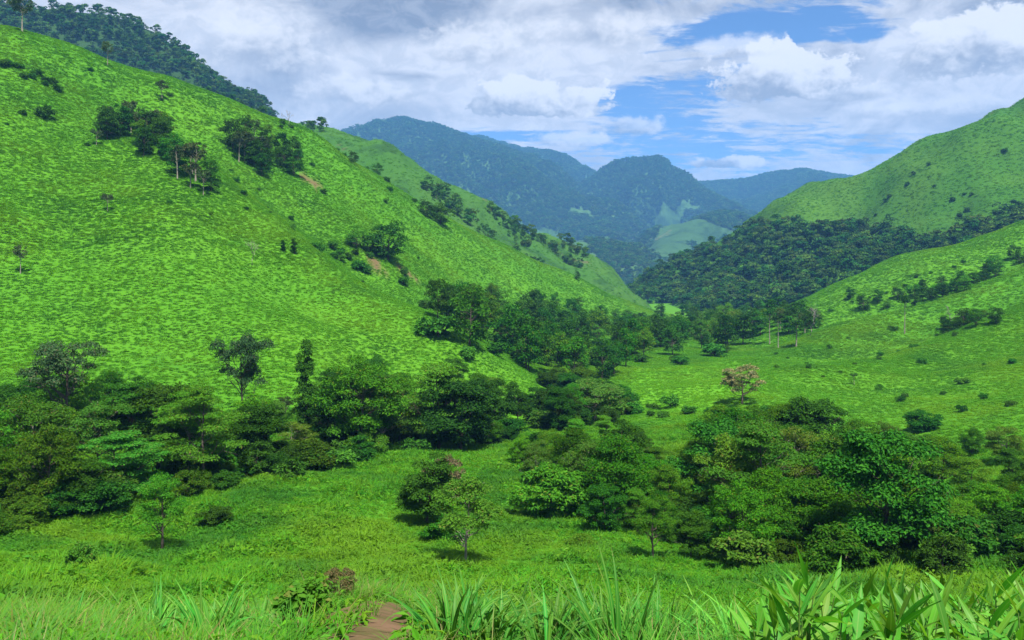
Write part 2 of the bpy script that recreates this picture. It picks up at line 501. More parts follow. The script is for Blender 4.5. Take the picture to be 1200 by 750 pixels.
def terrain_mat(name, green, green2, dark, soil, s_big, s_mid, s_fine, bump, soil_t=0.66, dark_t=0.58):
    m, t, out = new_mat(name)
    pos = t.node("ShaderNodeNewGeometry").outputs["Position"]
    n1 = t.noise(pos, s_big, 5.0, 0.6, 0.4)
    n2 = t.noise(pos, s_mid, 6.0, 0.65, 0.6)
    n3 = t.noise(pos, s_fine, 4.0, 0.7)
    c = t.mix(t.smooth(n1, 0.38, 0.62), green, green2)
    c = t.mix(t.smooth(n2, dark_t, dark_t + 0.12, 0, 0.8), c, dark)
    n4 = t.noise(t.node("ShaderNodeVectorMath", {0: pos, 1: (517.0, 61.0, 7.0)}, operation="ADD").outputs[0], s_mid * 0.8, 6.0, 0.65, 0.5)
    c = t.mix(t.smooth(n4, soil_t, soil_t + 0.06, 0, 0.75), c, soil)
    at_s = t.node("ShaderNodeAttribute", attribute_name="soil")
    c = t.mix(at_s.outputs["Fac"], c, t.mix(t.smooth(n3, 0.3, 0.7), soil, (soil[0] * 0.55, soil[1] * 0.5, soil[2] * 0.5)))
    at_m = t.node("ShaderNodeAttribute", attribute_name="meadow")
    c = t.mix(at_m.outputs["Fac"], c, t.mix(t.smooth(n2, 0.35, 0.65), (0.075, 0.235, 0.010), (0.10, 0.26, 0.012)))
    c = t.mix(t.smooth(n3, 0.3, 0.75, 0.0, 0.25), c, dark)
    b = t.node("ShaderNodeBump", {"Strength": 0.8, "Distance": bump, "Height": t.add(n3, t.mul(n2, 0.6))})
    d = t.node("ShaderNodeBsdfPrincipled", {"Base Color": c, "Roughness": 0.95, "Specular IOR Level": 0.05, "Normal": b.outputs[0]})
    t.l.new(d.outputs[0], out.inputs[0])
    return m


M_GROUND = terrain_mat("ground_turf", (0.054, 0.172, 0.009), (0.070, 0.192, 0.010), (0.040, 0.14, 0.010), (0.15, 0.09, 0.055), 0.012, 0.06, 2.2, 0.04, 0.74)
M_HILL = terrain_mat("hill_turf", (0.034, 0.11, 0.009), (0.05, 0.125, 0.010), (0.026, 0.075, 0.010), (0.09, 0.085, 0.035), 0.008, 0.025, 0.25, 0.8, 0.66, 0.56)
M_SPUR = terrain_mat("spur_turf", (0.034, 0.105, 0.014), (0.046, 0.115, 0.016), (0.018, 0.055, 0.014), (0.09, 0.08, 0.045), 0.008, 0.025, 0.25, 0.8, 0.62, 0.50)
M_WOOD = terrain_mat("wooded_slope", (0.022, 0.055, 0.014), (0.03, 0.07, 0.016), (0.014, 0.035, 0.010), (0.04, 0.07, 0.02), 0.006, 0.02, 0.12, 2.0, 0.7)
M_FAR = terrain_mat("far_wooded_slope", (0.035, 0.085, 0.02), (0.055, 0.12, 0.025), (0.016, 0.042, 0.012), (0.09, 0.11, 0.045), 0.003, 0.009, 0.04, 6.0, 0.62, 0.5)

# ------------------------------------------------------------------ terrain meshes
SOIL_SPOTS = [(445, 738, 6.0, 1.0, 3.0), (436, 738, 9.4, 1.25, 2.4), (350, 205, 322, 7, 5), (440, 312, 275, 6, 4), (365, 212, 318, 5, 5), (255, 232, 270, 6, 4), (475, 320, 285, 6, 4)]


def soil_amount(x, y):
    s = np.zeros(np.shape(x))
    for (px, py, d, rx, ry) in SOIL_SPOTS:
        qx, qy, _ = at(px, py, d)
        e = np.hypot((x - qx) / rx, (y - qy) / ry) + fbm(x / rx * 2.6, y / ry * 2.6, 77, 4) * 1.1
        s = np.maximum(s, 1 - sstep(e, 0.4, 1.0))
    return s


FIELD = [(735, 474), (742, 434), (800, 426), (862, 424), (885, 436), (870, 470), (850, 486), (790, 482)]
FIELD2 = [(598, 492), (635, 455), (682, 452), (672, 482), (640, 496)]


def is_field(px, py):
    j, k = fbm(px / 26, py / 9, 61, 2) * 16, fbm(px / 26, py / 9, 62, 2) * 5
    return in_poly(px + j, py + k, FIELD) | in_poly(px + j, py + k, FIELD2)


def in_poly(px, py, poly):
    poly = np.asarray(poly, float)
    ins = np.zeros(px.shape, bool)
    j = len(poly) - 1
    for i in range(len(poly)):
        xi, yi, xj, yj = *poly[i], *poly[j]
        c = ((yi > py) != (yj > py)) & (px < (xj - xi) * (py - yi) / (yj - yi + 1e-12) + xi)
        ins ^= c
        j = i
    return ins


th_f = np.r_[np.linspace(-R(180), -R(47), 40)[:-1], np.linspace(-R(47), R(47), 460), np.linspace(R(47), R(180), 40)[1:-1]]
rr_f = np.r_[0.25, 0.8, np.exp(np.linspace(math.log(1.4), math.log(900), 330)), np.exp(np.linspace(math.log(920), math.log(30000), 40))]
TH, RR = np.meshgrid(th_f, rr_f, indexing="ij")
gx, gy = (np.sin(TH) * RR).ravel(), (np.cos(TH) * RR).ravel()
gz = ground_h(gx, gy)
me = mesh_np("ground", np.c_[gx, gy, gz], grid_faces(len(th_f), len(rr_f), True)[:, ::-1], [M_GROUND], True)
vattr(me, "soil", soil_amount(gx, gy))
gpx, gpy = proj(gx, gy, gz)
mead = (is_field(gpx, gpy) & (gy > 120) & (gy < 420)).reshape(TH.shape).astype(float)
for _ in range(3):   # worn, gradual margins
    mead = (mead + np.roll(mead, 1, 0) + np.roll(mead, -1, 0) + np.roll(mead, 1, 1) + np.roll(mead, -1, 1) + np.roll(mead, 3, 0) + np.roll(mead, -3, 0)) / 7
vattr(me, "meadow", mead.ravel())
link("ground", me, kind="structure", label="green grassy valley ground rising into a steep hillside", cat="ground")

LAND_GRID = {  # x0, x1, y0, y1, step, material, name, label
    "grassy_hill": (60, 1500, 380, 1500, 5, M_HILL, "hill", "smooth green hill with wooded lower flank"),
    "green_spur": (-650, 420, 420, 1300, 5, M_SPUR, "hill", "pale green spur behind the steep hillside"),
    "wooded_mountain": (-1300, 100, 600, 1700, 9, M_WOOD, "mountain", "dark wooded mountain behind the steep grassy hill"),
    "far_mountain": (-3200, 1200, 1700, 5600, 26, M_FAR, "mountain", "tall blue wooded mountain with a long falling ridge"),
    "far_mountain_b": (-2000, 1700, 3400, 6600, 30, M_FAR, "mountain", "blue wooded ridge between the peak and the dome"),
    "domed_mountain": (-100, 2300, 2600, 5200, 24, M_FAR, "mountain", "blue wooded mountain with a rounded dome top"),
    "far_mountain_c": (100, 4700, 4000, 6600, 38, M_FAR, "mountain", "low wooded ridge on the far skyline"),
    "valley_foothill": (-400, 900, 1400, 2900, 14, M_FAR, "hill", "patchy green foothill under the tall blue mountain"),
    "green_foothill": (200, 1500, 1800, 3400, 16, M_FAR, "hill", "pale green foothill under the dome-topped mountain"),
}
for key, (x0, x1, y0, y1, st, mat, nm, lab) in LAND_GRID.items():
    xs, ys = np.arange(x0, x1 + st, st, dtype=float), np.arange(y0, y1 + st, st, dtype=float)
    XX, YY = np.meshgrid(xs, ys, indexing="ij")
    zf = np.maximum(LAND[key](XX.ravel(), YY.ravel()), -120.0)
    fc = grid_faces(len(xs), len(ys))
    gr = ground_h(XX.ravel(), YY.ravel())
    keep = (zf > gr - 25)[fc].any(1)
    fc = fc[keep]
    used, inv = np.unique(fc, return_inverse=True)
    me = mesh_np(nm, np.c_[XX.ravel(), YY.ravel(), zf][used], inv.reshape(-1, 4), [mat], True)
    vattr(me, "soil", np.zeros(len(used)))
    link(nm, me, kind="structure", label=lab, cat=nm)

# ------------------------------------------------------------------ plant building blocks
def unit(v):
    return v / np.maximum(np.linalg.norm(v, axis=-1, keepdims=True), 1e-9)


def leaf_quads(c, nrm, ax, ln, wd, fold=0.18):
    """rhombic leaves: c root points, nrm leaf normals, ax leaf directions"""
    nrm = unit(nrm)
    ax = unit(ax - nrm * np.sum(ax * nrm, -1, keepdims=True))
    sd = np.cross(nrm, ax)
    ln, wd = np.reshape(ln, (-1, 1)), np.reshape(wd, (-1, 1))
    v = np.empty((len(c), 4, 3))
    v[:, 0] = c
    v[:, 1] = c + ax * ln * 0.45 + sd * wd * 0.5 + nrm * wd * fold
    v[:, 2] = c + ax * ln - nrm * ln * 0.12
    v[:, 3] = c + ax * ln * 0.45 - sd * wd * 0.5 + nrm * wd * fold
    return v.reshape(-1, 3), np.arange(len(c) * 4).reshape(-1, 4)


def tube(path, rad, n=6):
    path = np.asarray(path, float)
    k = len(path)
    tan = unit(np.gradient(path, axis=0))
    ref = np.where(np.abs(tan[:, 2:3]) < 0.9, [[0, 0, 1.0]], [[1.0, 0, 0]])
    a = unit(np.cross(tan, ref))
    b = np.cross(tan, a)
    ang = np.linspace(0, 2 * np.pi, n, endpoint=False)
    ring = a[:, None] * np.cos(ang)[None, :, None] + b[:, None] * np.sin(ang)[None, :, None]
    v = path[:, None] + ring * np.reshape(rad, (-1, 1, 1))
    i, j = np.meshgrid(np.arange(k - 1), np.arange(n), indexing="ij")
    q = i * n + j
    q2 = i * n + (j + 1) % n
    return v.reshape(-1, 3), np.stack([q, q2, q2 + n, q + n], -1).reshape(-1, 4)


def merge(parts):
    vs, fs, o = [], [], 0
    for v, f in parts:
        vs.append(v)
        fs.append(f + o)
        o += len(v)
    return np.concatenate(vs), np.concatenate(fs)


def rand_unit(r, n):
    return unit(r.normal(size=(n, 3)))


def branch_path(r, a, b, k=5, sag=0.12):
    a, b = np.asarray(a, float), np.asarray(b, float)
    t = np.linspace(0, 1, k)[:, None]
    L = np.linalg.norm(b - a)
    p = a + (b - a) * t
    p[:, 2] += np.sin(t[:, 0] * np.pi) * -sag * L
    p[1:-1] += r.normal(size=(k - 2, 3)) * L * 0.05
    return p


def tree_parts(seed, cz, rx, rz, puffs, pr, leaves, ln, flat=0.75, trunk_r=0.17, trunk_top=0.75, base_cut=-0.8, tiers=None, up=0.5, lean=0.3, forks=1, aspect=0.5, shell=0.45, droop=0.25):
    """tree about ten metres high; returns (trunk verts, faces), (crown verts, faces)"""
    r = np.random.default_rng(seed)
    # clump centres through the crown
    if tiers:
        pc = []
        for k in range(puffs):
            z, w_ = tiers[k % len(tiers)]
            a = r.uniform(0, 2 * np.pi)
            q = w_ * math.sqrt(r.uniform(0.02, 1))
            pc.append((q * math.cos(a), q * math.sin(a), z + r.normal() * 0.22 - 0.05 * q))
        pc = np.array(pc)
    else:
        d = rand_unit(r, puffs * 4)
        d = d[d[:, 2] > base_cut][:puffs]
        q = r.uniform(shell, 1.0, (len(d), 1)) ** 0.7
        pc = d * q * [rx, rx, rz] + [0, 0, cz]
        wob = 1 + 0.22 * np.sin(np.arctan2(pc[:, 1], pc[:, 0]) * 2 + seed) + 0.12 * np.sin(np.arctan2(pc[:, 1], pc[:, 0]) * 5 + seed * 2)
        pc[:, :2] *= wob[:, None]
    prs = pr * r.uniform(0.65, 1.3, len(pc))
    # trunk
    tx, ty = r.normal(0, lean, 2)
    k = 8
    tt = np.linspace(0, 1, k)
    top = cz + rz * (trunk_top - 0.45) if not tiers else tiers[-1][0] * 0.95
    tp = np.c_[tx * tt ** 1.5 + np.sin(tt * 5 + seed) * 0.12 * tt, ty * tt ** 1.5 + np.cos(tt * 4 + seed) * 0.12 * tt, tt * top]
    tp[0, 2] = -0.6
    tr = trunk_r * (1.0 - 0.78 * tt)
    tr[0] *= 1.5
    parts = [tube(tp, tr, 8)]
    for i in np.argsort(r.uniform(size=len(pc)))[: min(len(pc), 22)]:
        zt = np.clip(pc[i, 2] - np.hypot(*pc[i, :2]) * 0.75 - 0.5, top * 0.3, top * 0.97)
        s = np.array([np.interp(zt, tp[:, 2], tp[:, 0]), np.interp(zt, tp[:, 2], tp[:, 1]), zt])
        r0 = np.interp(zt, tp[:, 2], tr) * 0.55
        parts.append(tube(branch_path(r, s, pc[i], 5, 0.06), np.linspace(r0, 0.018, 5), 5))
        for _ in range(2):
            e = pc[i] + r.normal(size=3) * prs[i] * 0.6
            parts.append(tube(branch_path(r, s + (pc[i] - s) * 0.6, e, 4, 0.03), np.linspace(r0 * 0.4, 0.012, 4), 4))
    trunk = merge(parts)
    # leaves
    wts = prs ** 2
    idx = r.choice(len(pc), leaves, p=wts / wts.sum())
    d = rand_unit(r, leaves)
    d[:, 2] = np.where(d[:, 2] < -0.2, -d[:, 2] * 0.6, d[:, 2])
    rad = prs[idx] * r.uniform(0.35, 1.08, leaves) ** 0.6
    c = pc[idx] + d * rad[:, None] * [1, 1, flat]
    nr = d * 0.7 + np.array([0, 0, up]) + r.normal(size=(leaves, 3)) * 0.45
    ax = rand_unit(r, leaves) + d * 0.6 + np.array([0, 0, -droop])
    L = ln * r.uniform(0.65, 1.3, leaves)
    crown = leaf_quads(c, nr, ax, L, L * aspect * r.uniform(0.8, 1.2, leaves))
    return trunk, crown


M_BARK = bark_mat("bark_brown", (0.055, 0.042, 0.032), (0.12, 0.10, 0.08))
M_BARK_PALE = bark_mat("bark_pale", (0.16, 0.135, 0.105), (0.30, 0.27, 0.22))
M_BARK_DEAD = bark_mat("bark_dead", (0.17, 0.15, 0.13), (0.30, 0.27, 0.24))
LEAF = {
    "mid": leaf_mat("leaf_mid_green", (0.028, 0.118, 0.008), (0.080, 0.220, 0.012), (0.12, 0.16, 0.02), tint=0.3, gloss=0.03),
    "dark": leaf_mat("leaf_dark_green", (0.013, 0.062, 0.006), (0.042, 0.130, 0.010), None, trans=0.25, gloss=0.04, tint=0.25),
    "bright": leaf_mat("leaf_bright_green", (0.042, 0.15, 0.012), (0.075, 0.205, 0.016), (0.13, 0.16, 0.03), tint=0.25, gloss=0.05),
    "olive": leaf_mat("leaf_olive", (0.045, 0.13, 0.015), (0.085, 0.19, 0.02), (0.14, 0.13, 0.04), tint=0.25, gloss=0.04),
    "yellow": leaf_mat("leaf_yellow_green", (0.075, 0.16, 0.010), (0.12, 0.20, 0.012), (0.16, 0.15, 0.03), tint=0.2, gloss=0.1),
    "grey": leaf_mat("leaf_grey_green", (0.034, 0.075, 0.025), (0.062, 0.11, 0.035), (0.10, 0.09, 0.05), tint=0.3, dry_amt=0.08, gloss=0.1),
    "dry": leaf_mat("leaf_dry_pink", (0.20, 0.15, 0.10), (0.27, 0.20, 0.13), (0.34, 0.26, 0.16), tint=0.1),
    "cream": leaf_mat("blossom_cream", (0.26, 0.24, 0.09), (0.36, 0.31, 0.14), (0.06, 0.12, 0.03), tint=0.1, dry_amt=0.45),
    "far": leaf_mat("leaf_far_forest", (0.016, 0.062, 0.010), (0.050, 0.125, 0.014), None, tint=0.5, trans=0.15, gloss=0.05),
}

PROTO = {}   # species -> list of (trunk mesh, crown mesh)


def add_proto(sp, leaf, bark, seeds, **kw):
    for s in seeds:
        tk, cr = tree_parts(s, **kw)
        PROTO.setdefault(sp, []).append((mesh_np("trunk", *tk, [bark], True), mesh_np("crown", *cr, [LEAF[leaf]])))


# near trees
add_proto("round", "mid", M_BARK, (1, 2, 3, 4), cz=5.3, rx=3.3, rz=4.2, puffs=58, pr=1.0, leaves=15000, ln=0.25, base_cut=-0.85)
add_proto("dark", "dark", M_BARK, (5, 6, 7), cz=5.1, rx=3.3, rz=4.6, puffs=60, pr=1.0, leaves=15000, ln=0.28, aspect=0.55, up=0.6, base_cut=-0.9)
add_proto("layered", "bright", M_BARK, (8, 9), cz=7, rx=4, rz=3, puffs=44, pr=1.15, leaves=13000, ln=0.24, flat=0.34, tiers=[(3.4, 3.2), (4.8, 3.7), (6.2, 3.9), (7.6, 3.3), (8.9, 2.3), (9.5, 1.2)], up=0.9)
add_proto("olive", "olive", M_BARK_PALE, (10, 11), cz=5.6, rx=3.0, rz=4.0, puffs=46, pr=0.95, leaves=12000, ln=0.24)
add_proto("yellow", "yellow", M_BARK_PALE, (12,), cz=6.0, rx=2.9, rz=3.6, puffs=38, pr=0.95, leaves=9000, ln=0.24)
add_proto("sparse", "grey", M_BARK, (13, 14), cz=7.3, rx=3.0, rz=2.4, puffs=26, pr=0.85, leaves=6500, ln=0.24, trunk_r=0.2, up=0.4)
add_proto("column", "dark", M_BARK, (15,), cz=5.4, rx=0.9, rz=4.3, puffs=40, pr=0.65, leaves=7000, ln=0.26, trunk_r=0.22, base_cut=-1)
add_proto("slim", "bright", M_BARK_PALE, (16,), cz=6.5, rx=2.6, rz=3.3, puffs=44, pr=0.8, leaves=10000, ln=0.24, trunk_r=0.13, droop=0.9, lean=0.15)
add_proto("lone", "mid", M_BARK, (17,), cz=6.3, rx=3.2, rz=3.2, puffs=46, pr=0.85, leaves=12000, ln=0.21, trunk_r=0.2)
add_proto("shrub", "mid", M_BARK, (18, 19), cz=4.4, rx=4.6, rz=4.6, puffs=52, pr=1.4, leaves=9000, ln=0.6, trunk_r=0.3, base_cut=-1)
add_proto("dark_shrub", "dark", M_BARK, (21, 22), cz=4.4, rx=4.6, rz=4.6, puffs=52, pr=1.4, leaves=8000, ln=0.6, trunk_r=0.3, base_cut=-1)
add_proto("bright_shrub", "bright", M_BARK, (20,), cz=4.4, rx=4.6, rz=4.6, puffs=44, pr=1.5, leaves=4500, ln=0.9, trunk_r=0.3, base_cut=-1, aspect=0.6)
# trees a few hundred metres off
mid_kw = dict(puffs=34, leaves=2600, base_cut=-0.9)
add_proto("m_round", "mid", M_BARK, (31, 32, 33), cz=5.2, rx=3.3, rz=4.2, pr=1.15, ln=0.5, **mid_kw)
add_proto("m_dark", "dark", M_BARK, (34, 35, 36), cz=5.0, rx=3.3, rz=4.6, pr=1.15, ln=0.52, **mid_kw)
add_proto("m_olive", "olive", M_BARK, (37,), cz=5.4, rx=3.2, rz=4.0, pr=1.1, ln=0.5, **mid_kw)
add_proto("m_sparse", "grey", M_BARK_PALE, (38, 39), cz=7.4, rx=2.8, rz=2.2, puffs=16, pr=0.95, leaves=800, ln=0.6, trunk_r=0.22)
add_proto("m_slender", "dark", M_BARK_PALE, (40, 41), cz=8.4, rx=1.6, rz=1.5, puffs=12, pr=0.75, leaves=600, ln=0.5, trunk_r=0.16)
add_proto("m_shrub", "dark", M_BARK, (42, 43), cz=4.4, rx=5.0, rz=4.6, puffs=22, pr=2.0, leaves=900, ln=1.5, trunk_r=0.3, base_cut=-1)
add_proto("m_blossom", "cream", M_BARK, (44,), cz=6.3, rx=4.2, rz=3.2, puffs=40, pr=0.95, leaves=7000, ln=0.36, trunk_r=0.2)

# bare trees: boughs and twigs only
def bare_tree(seed):
    r = np.random.default_rng(seed)
    parts = []

    def grow(p, d, L, rad, lv):
        e = p + d * L
        parts.append(tube(branch_path(r, p, e, 5, 0.0), np.linspace(rad, rad * 0.6, 5), 5))
        if lv == 0:
            return
        for _ in range(3):
            nd = unit(d + r.normal(size=3) * 0.55 + np.array([0, 0, 0.15]))
            grow(p + d * L * r.uniform(0.6, 1.0), nd, L * r.uniform(0.5, 0.75), rad * 0.55, lv - 1)
    grow(np.array([0, 0, -0.4]), unit(np.array([r.normal() * 0.1, r.normal() * 0.1, 1.0])), 4.6, 0.17, 4)
    return mesh_np("trunk", *merge(parts), [M_BARK_DEAD], True)


BARE = [bare_tree(s) for s in (3, 8)]


# distant forest trees: trunk and crown in one light mesh, only ever used inside a forest mass
def far_tree(seed, leaf, wide):
    r = np.random.default_rng(seed)
    tk = tube([(0, 0, -1), (0, 0, 5)], [0.25, 0.15], 4)
    n = 340
    pc = rand_unit(r, 9) * [wide, wide, 2.6] + [0, 0, 6.2]
    idx = r.integers(0, 9, n)
    d = rand_unit(r, n)
    d[:, 2] = np.abs(d[:, 2]) * 1.0 - 0.25
    c = pc[idx] + d * r.uniform(0.8, 1.9, (n, 1)) * [1, 1, 0.8]
    L = r.uniform(0.7, 1.35, n)
    cr = leaf_quads(c, d + [0, 0, 0.6] + r.normal(size=(n, 3)) * 0.3, rand_unit(r, n), L, L * 0.75)
    v, f = merge([tk, cr])
    mi = np.r_[np.zeros(len(tk[1])), np.ones(n)]
    return mesh_np("forest_tree", v, f, [M_BARK, LEAF[leaf]], mat_idx=mi)


FAR_TREES = [far_tree(50, "far", 3.0), far_tree(51, "far", 2.6), far_tree(52, "far", 3.4), far_tree(53, "dark", 2.8), far_tree(54, "olive", 2.8)]

# ------------------------------------------------------------------ grass and herb tufts
GP1 = (0.028, (0.13, 0.265, 0.010), 0.7, (0.042, 0.160, 0.014), 0.7)
M_TUFT = leaf_mat("hill_grass_blade", (0.060, 0.215, 0.008), (0.092, 0.255, 0.011), (0.17, 0.15, 0.04), trans=0.4, gloss=0.04, tint=0.16, dry_amt=0.03, patch=GP1)
M_HERB = leaf_mat("clearing_herb_leaf", (0.058, 0.215, 0.010), (0.11, 0.285, 0.012), (0.17, 0.16, 0.04), trans=0.42, gloss=0.08, tint=0.28, dry_amt=0.035,
                  patch=(0.06, (0.135, 0.26, 0.012), 0.7, (0.03, 0.14, 0.014), 0.7))
M_MEADOW = leaf_mat("field_grass_blade", (0.08, 0.25, 0.006), (0.11, 0.285, 0.008), None, trans=0.45, gloss=0.05, tint=0.12)
M_GRASS = leaf_mat("verge_grass_blade", (0.06, 0.21, 0.014), (0.11, 0.27, 0.020), (0.26, 0.22, 0.08), trans=0.4, gloss=0.12, tint=0.3, dry_amt=0.07,
                   patch=(0.35, (0.13, 0.2, 0.03), 0.5, (0.04, 0.19, 0.022), 0.8))
M_DRYG = leaf_mat("dry_grass_blade", (0.17, 0.18, 0.06), (0.25, 0.21, 0.09), (0.2, 0.22, 0.06), trans=0.25, gloss=0.1, tint=0.25)


def tuft(seed, n, h, w_, spread, mat, lean=0.6, seg=2):
    """a tuft of tapering bent blades"""
    r = np.random.default_rng(seed)
    a = r.uniform(0, 2 * np.pi, n)
    q = spread * np.sqrt(r.uniform(0, 1, n))
    base = np.c_[q * np.cos(a), q * np.sin(a), np.full(n, -0.06)]
    a2 = a + r.normal(0, 0.9, n)
    out = np.c_[np.cos(a2), np.sin(a2), np.zeros(n)]
    side = np.c_[-np.sin(a2), np.cos(a2), np.zeros(n)]
    tw = r.normal(0, 0.6, n)[:, None]
    side = unit(side + out * tw)
    H = h * r.uniform(0.55, 1.15, n)[:, None]
    ln = lean * r.uniform(0.3, 1.3, n)[:, None]
    up = np.array([[0, 0, 1.0]])
    ww = w_ * r.uniform(0.7, 1.3, n)[:, None]
    rows = []
    for s in np.linspace(0, 1, seg + 1)[:-1]:
        c = base + up * H * (s - 0.35 * ln * s * s) + out * H * ln * s * s
        k = ww * (0.5 if s == 0 else 0.5 * (1 - 0.5 * s))
        rows.append((c - side * k, c + side * k))
    tip = base + up * H * (1 - 0.35 * ln) + out * H * ln
    k = 2 * seg + 2
    v = np.empty((n, k, 3))
    for i, (l, rt) in enumerate(rows):
        v[:, 2 * i], v[:, 2 * i + 1] = l, rt
    v[:, -2], v[:, -1] = tip - side * ww * 0.03, tip + side * ww * 0.03
    f = []
    for i in range(seg):
        f.append([2 * i, 2 * i + 1, 2 * i + 3, 2 * i + 2])
    f = (np.array(f)[None] + (np.arange(n) * k)[:, None, None]).reshape(-1, 4)
    return mesh_np("tuft", v.reshape(-1, 3), f, [mat])


def herb(seed, n, h, ln, mat, spread):
    """low leafy ground plant: leaves in a loose dome"""
    r = np.random.default_rng(seed)
    d = rand_unit(r, n)
    d[:, 2] = np.abs(d[:, 2])
    c = d * [spread, spread, h] * r.uniform(0.3, 1.0, (n, 1))
    L = ln * r.uniform(0.6, 1.3, n)
    v, f = leaf_quads(c, d * 0.45 + [0, 0, 1.0] + r.normal(size=(n, 3)) * 0.35, d * [1, 1, 0.3] + r.normal(size=(n, 3)) * 0.5, L, L * 0.42)
    return mesh_np("herb", v, f, [mat])


# ------------------------------------------------------------------ scatter: one mass object, plants spread by geometry nodes
def proto_collection(name, meshes):
    c = bpy.data.collections.new(name)
    for me in meshes:
        c.objects.link(bpy.data.objects.new(me.name, me))
    return c


def scatter(name, pts, scl, yaw, meshes, label, cat, tilt=None, zs=None):
    n = len(pts)
    me = bpy.data.meshes.new(name)
    me.vertices.add(n)
    me.vertices.foreach_set("co", np.asarray(pts, np.float32).ravel())
    rot = np.zeros((n, 3), np.float32)
    rot[:, 2] = yaw
    if tilt is not None:
        rot[:, :2] = tilt
    sc = np.repeat(np.asarray(scl, np.float32)[:, None], 3, 1)
    if zs is not None:
        sc[:, 2] *= zs
    for nm, val in (("rot", rot), ("scl", sc)):
        a = me.attributes.new(nm, "FLOAT_VECTOR", "POINT")
        a.data.foreach_set("vector", val.ravel())
    a = me.attributes.new("pick", "INT", "POINT")
    a.data.foreach_set("value", rng.integers(0, len(meshes), n).astype(np.int32))
    o = link(name, me, kind="stuff", label=label, cat=cat)
    g = bpy.data.node_groups.new(name + "_scatter", "GeometryNodeTree")
    g.interface.new_socket("Geometry", in_out="INPUT", socket_type="NodeSocketGeometry")
    g.interface.new_socket("Geometry", in_out="OUTPUT", socket_type="NodeSocketGeometry")
    t = NT(g)
    gi, go = t.node("NodeGroupInput"), t.node("NodeGroupOutput")
    ci = t.node("GeometryNodeCollectionInfo", {0: None}, transform_space="ORIGINAL")
    ci.inputs[0].default_value = proto_collection(name + "_plants", meshes)
    ci.inputs[1].default_value = True
    ci.inputs[2].default_value = True
    na = {nm: t.node("GeometryNodeInputNamedAttribute", {0: nm}, data_type=ty) for nm, ty in (("rot", "FLOAT_VECTOR"), ("scl", "FLOAT_VECTOR"), ("pick", "INT"))}
    ip = t.node("GeometryNodeInstanceOnPoints")
    t.l.new(gi.outputs[0], ip.inputs["Points"])
    t.l.new(ci.outputs[0], ip.inputs["Instance"])
    ip.inputs["Pick Instance"].default_value = True
    t.l.new(na["pick"].outputs[0], ip.inputs["Instance Index"])
    t.l.new(na["rot"].outputs[0], ip.inputs["Rotation"])
    t.l.new(na["scl"].outputs[0], ip.inputs["Scale"])
    t.l.new(ip.outputs[0], go.inputs[0])
    md = o.modifiers.new("scatter", "NODES")
    md.node_group = g
    return o


def sector(n, r0, r1, half=R(42)):
    """random ground points, evenly spread by area, in the sector the camera faces"""
    th = rng.uniform(-half, half, n)
    r = np.sqrt(rng.uniform(r0 * r0, r1 * r1, n))
    return np.sin(th) * r, np.cos(th) * r

# ------------------------------------------------------------------ trees, one thing each
N_TREE = {}


def plant(x, y, h, wide, sp, name, label, cat, group=None, tint=(1, 1, 1), var=None, yaw=None, z=None, sink=0.15):
    ms = PROTO[sp]
    k = rng.integers(0, len(ms)) if var is None else var % len(ms)
    z = ground_h(x, y)[0] if z is None else z
    e = link(name, None, label=label, cat=cat, group=group)
    e.location = (x, y, z - sink)
    e.rotation_euler = (0, 0, rng.uniform(0, 6.28) if yaw is None else yaw)
    s = h / 10.0
    e.scale = (s * wide, s * wide, s)
    e.empty_display_size = 0.5
    for nm, me in zip(("trunk", "crown"), ms[k]):
        o = link(nm, me, parent=e)
        o.color = (*tint, 1)
    N_TREE[cat] = N_TREE.get(cat, 0) + 1
    return e


def base_row(px, d):
    x = (px - 600) / F * d
    return x, d, ground_h(x, d)[0]


def by_pic(px, top, d, wpx, sp, name, label, cat, group=None, nominal=7.6, **kw):
    """a tree d metres ahead in column px, as tall as its top row asks, as wide as wpx columns"""
    x, y, z = base_row(px, d)
    h = max((HZ - top) / F * d - z, 0.5)
    wide = (wpx / F * d) / (nominal * h / 10.0)
    return plant(x, y, h, wide, sp, name, label, cat, group, **kw)


# singled-out trees of the clearing and its edge
by_pic(190, 553, find_base(192, 650), 74, "lone", "broadleaf_tree", "round green tree with bare forked trunk standing alone in the clearing", "tree", nominal=8.4)
by_pic(253, 588, find_base(253, 616), 36, "dark_shrub", "shrub", "small dark shrub in the clearing beside the lone forked tree", "shrub", nominal=9.6)
by_pic(96, 630, find_base(96, 668), 42, "bright_shrub", "shrub", "small leafy shrub in the grass below the lone forked tree", "shrub", nominal=12)
by_pic(500, 526, find_base(500, 614), 90, "dark", "broadleaf_tree", "dark leaning tree in the clearing behind the slim pale-trunked tree", "tree", nominal=8.6)
by_pic(520, 529, find_base(505, 612), 44, "m_blossom", "flowering_tree", "pinkish dry crown showing among the dark tree of the clearing", "tree", nominal=8.6, tint=(0.75, 0.62, 0.8))
by_pic(546, 556, find_base(546, 664), 88, "slim", "slim_tree", "slim tree with pale trunk and thin drooping crown in the clearing", "tree", nominal=6.6)
by_pic(523, 600, find_base(523, 636), 50, "shrub", "shrub", "dark shrub at the foot of the slim pale-trunked tree", "shrub", nominal=11)
by_pic(646, 538, find_base(646, 606), 88, "shrub", "shrub", "rounded dense green bush at the clearing edge", "shrub", nominal=11)
by_pic(765, 577, find_base(765, 656), 58, "lone", "broadleaf_tree", "small upright green tree in front of the forest edge", "tree", nominal=8)
by_pic(680, 622, find_base(680, 642), 34, "shrub", "shrub", "low dark shrub in the herbs beside the small upright tree", "shrub", nominal=11)
by_pic(868, 617, 57, 66, "bright_shrub", "shrub", "bright large-leaved bush in front of the dark forest edge", "shrub", nominal=11)
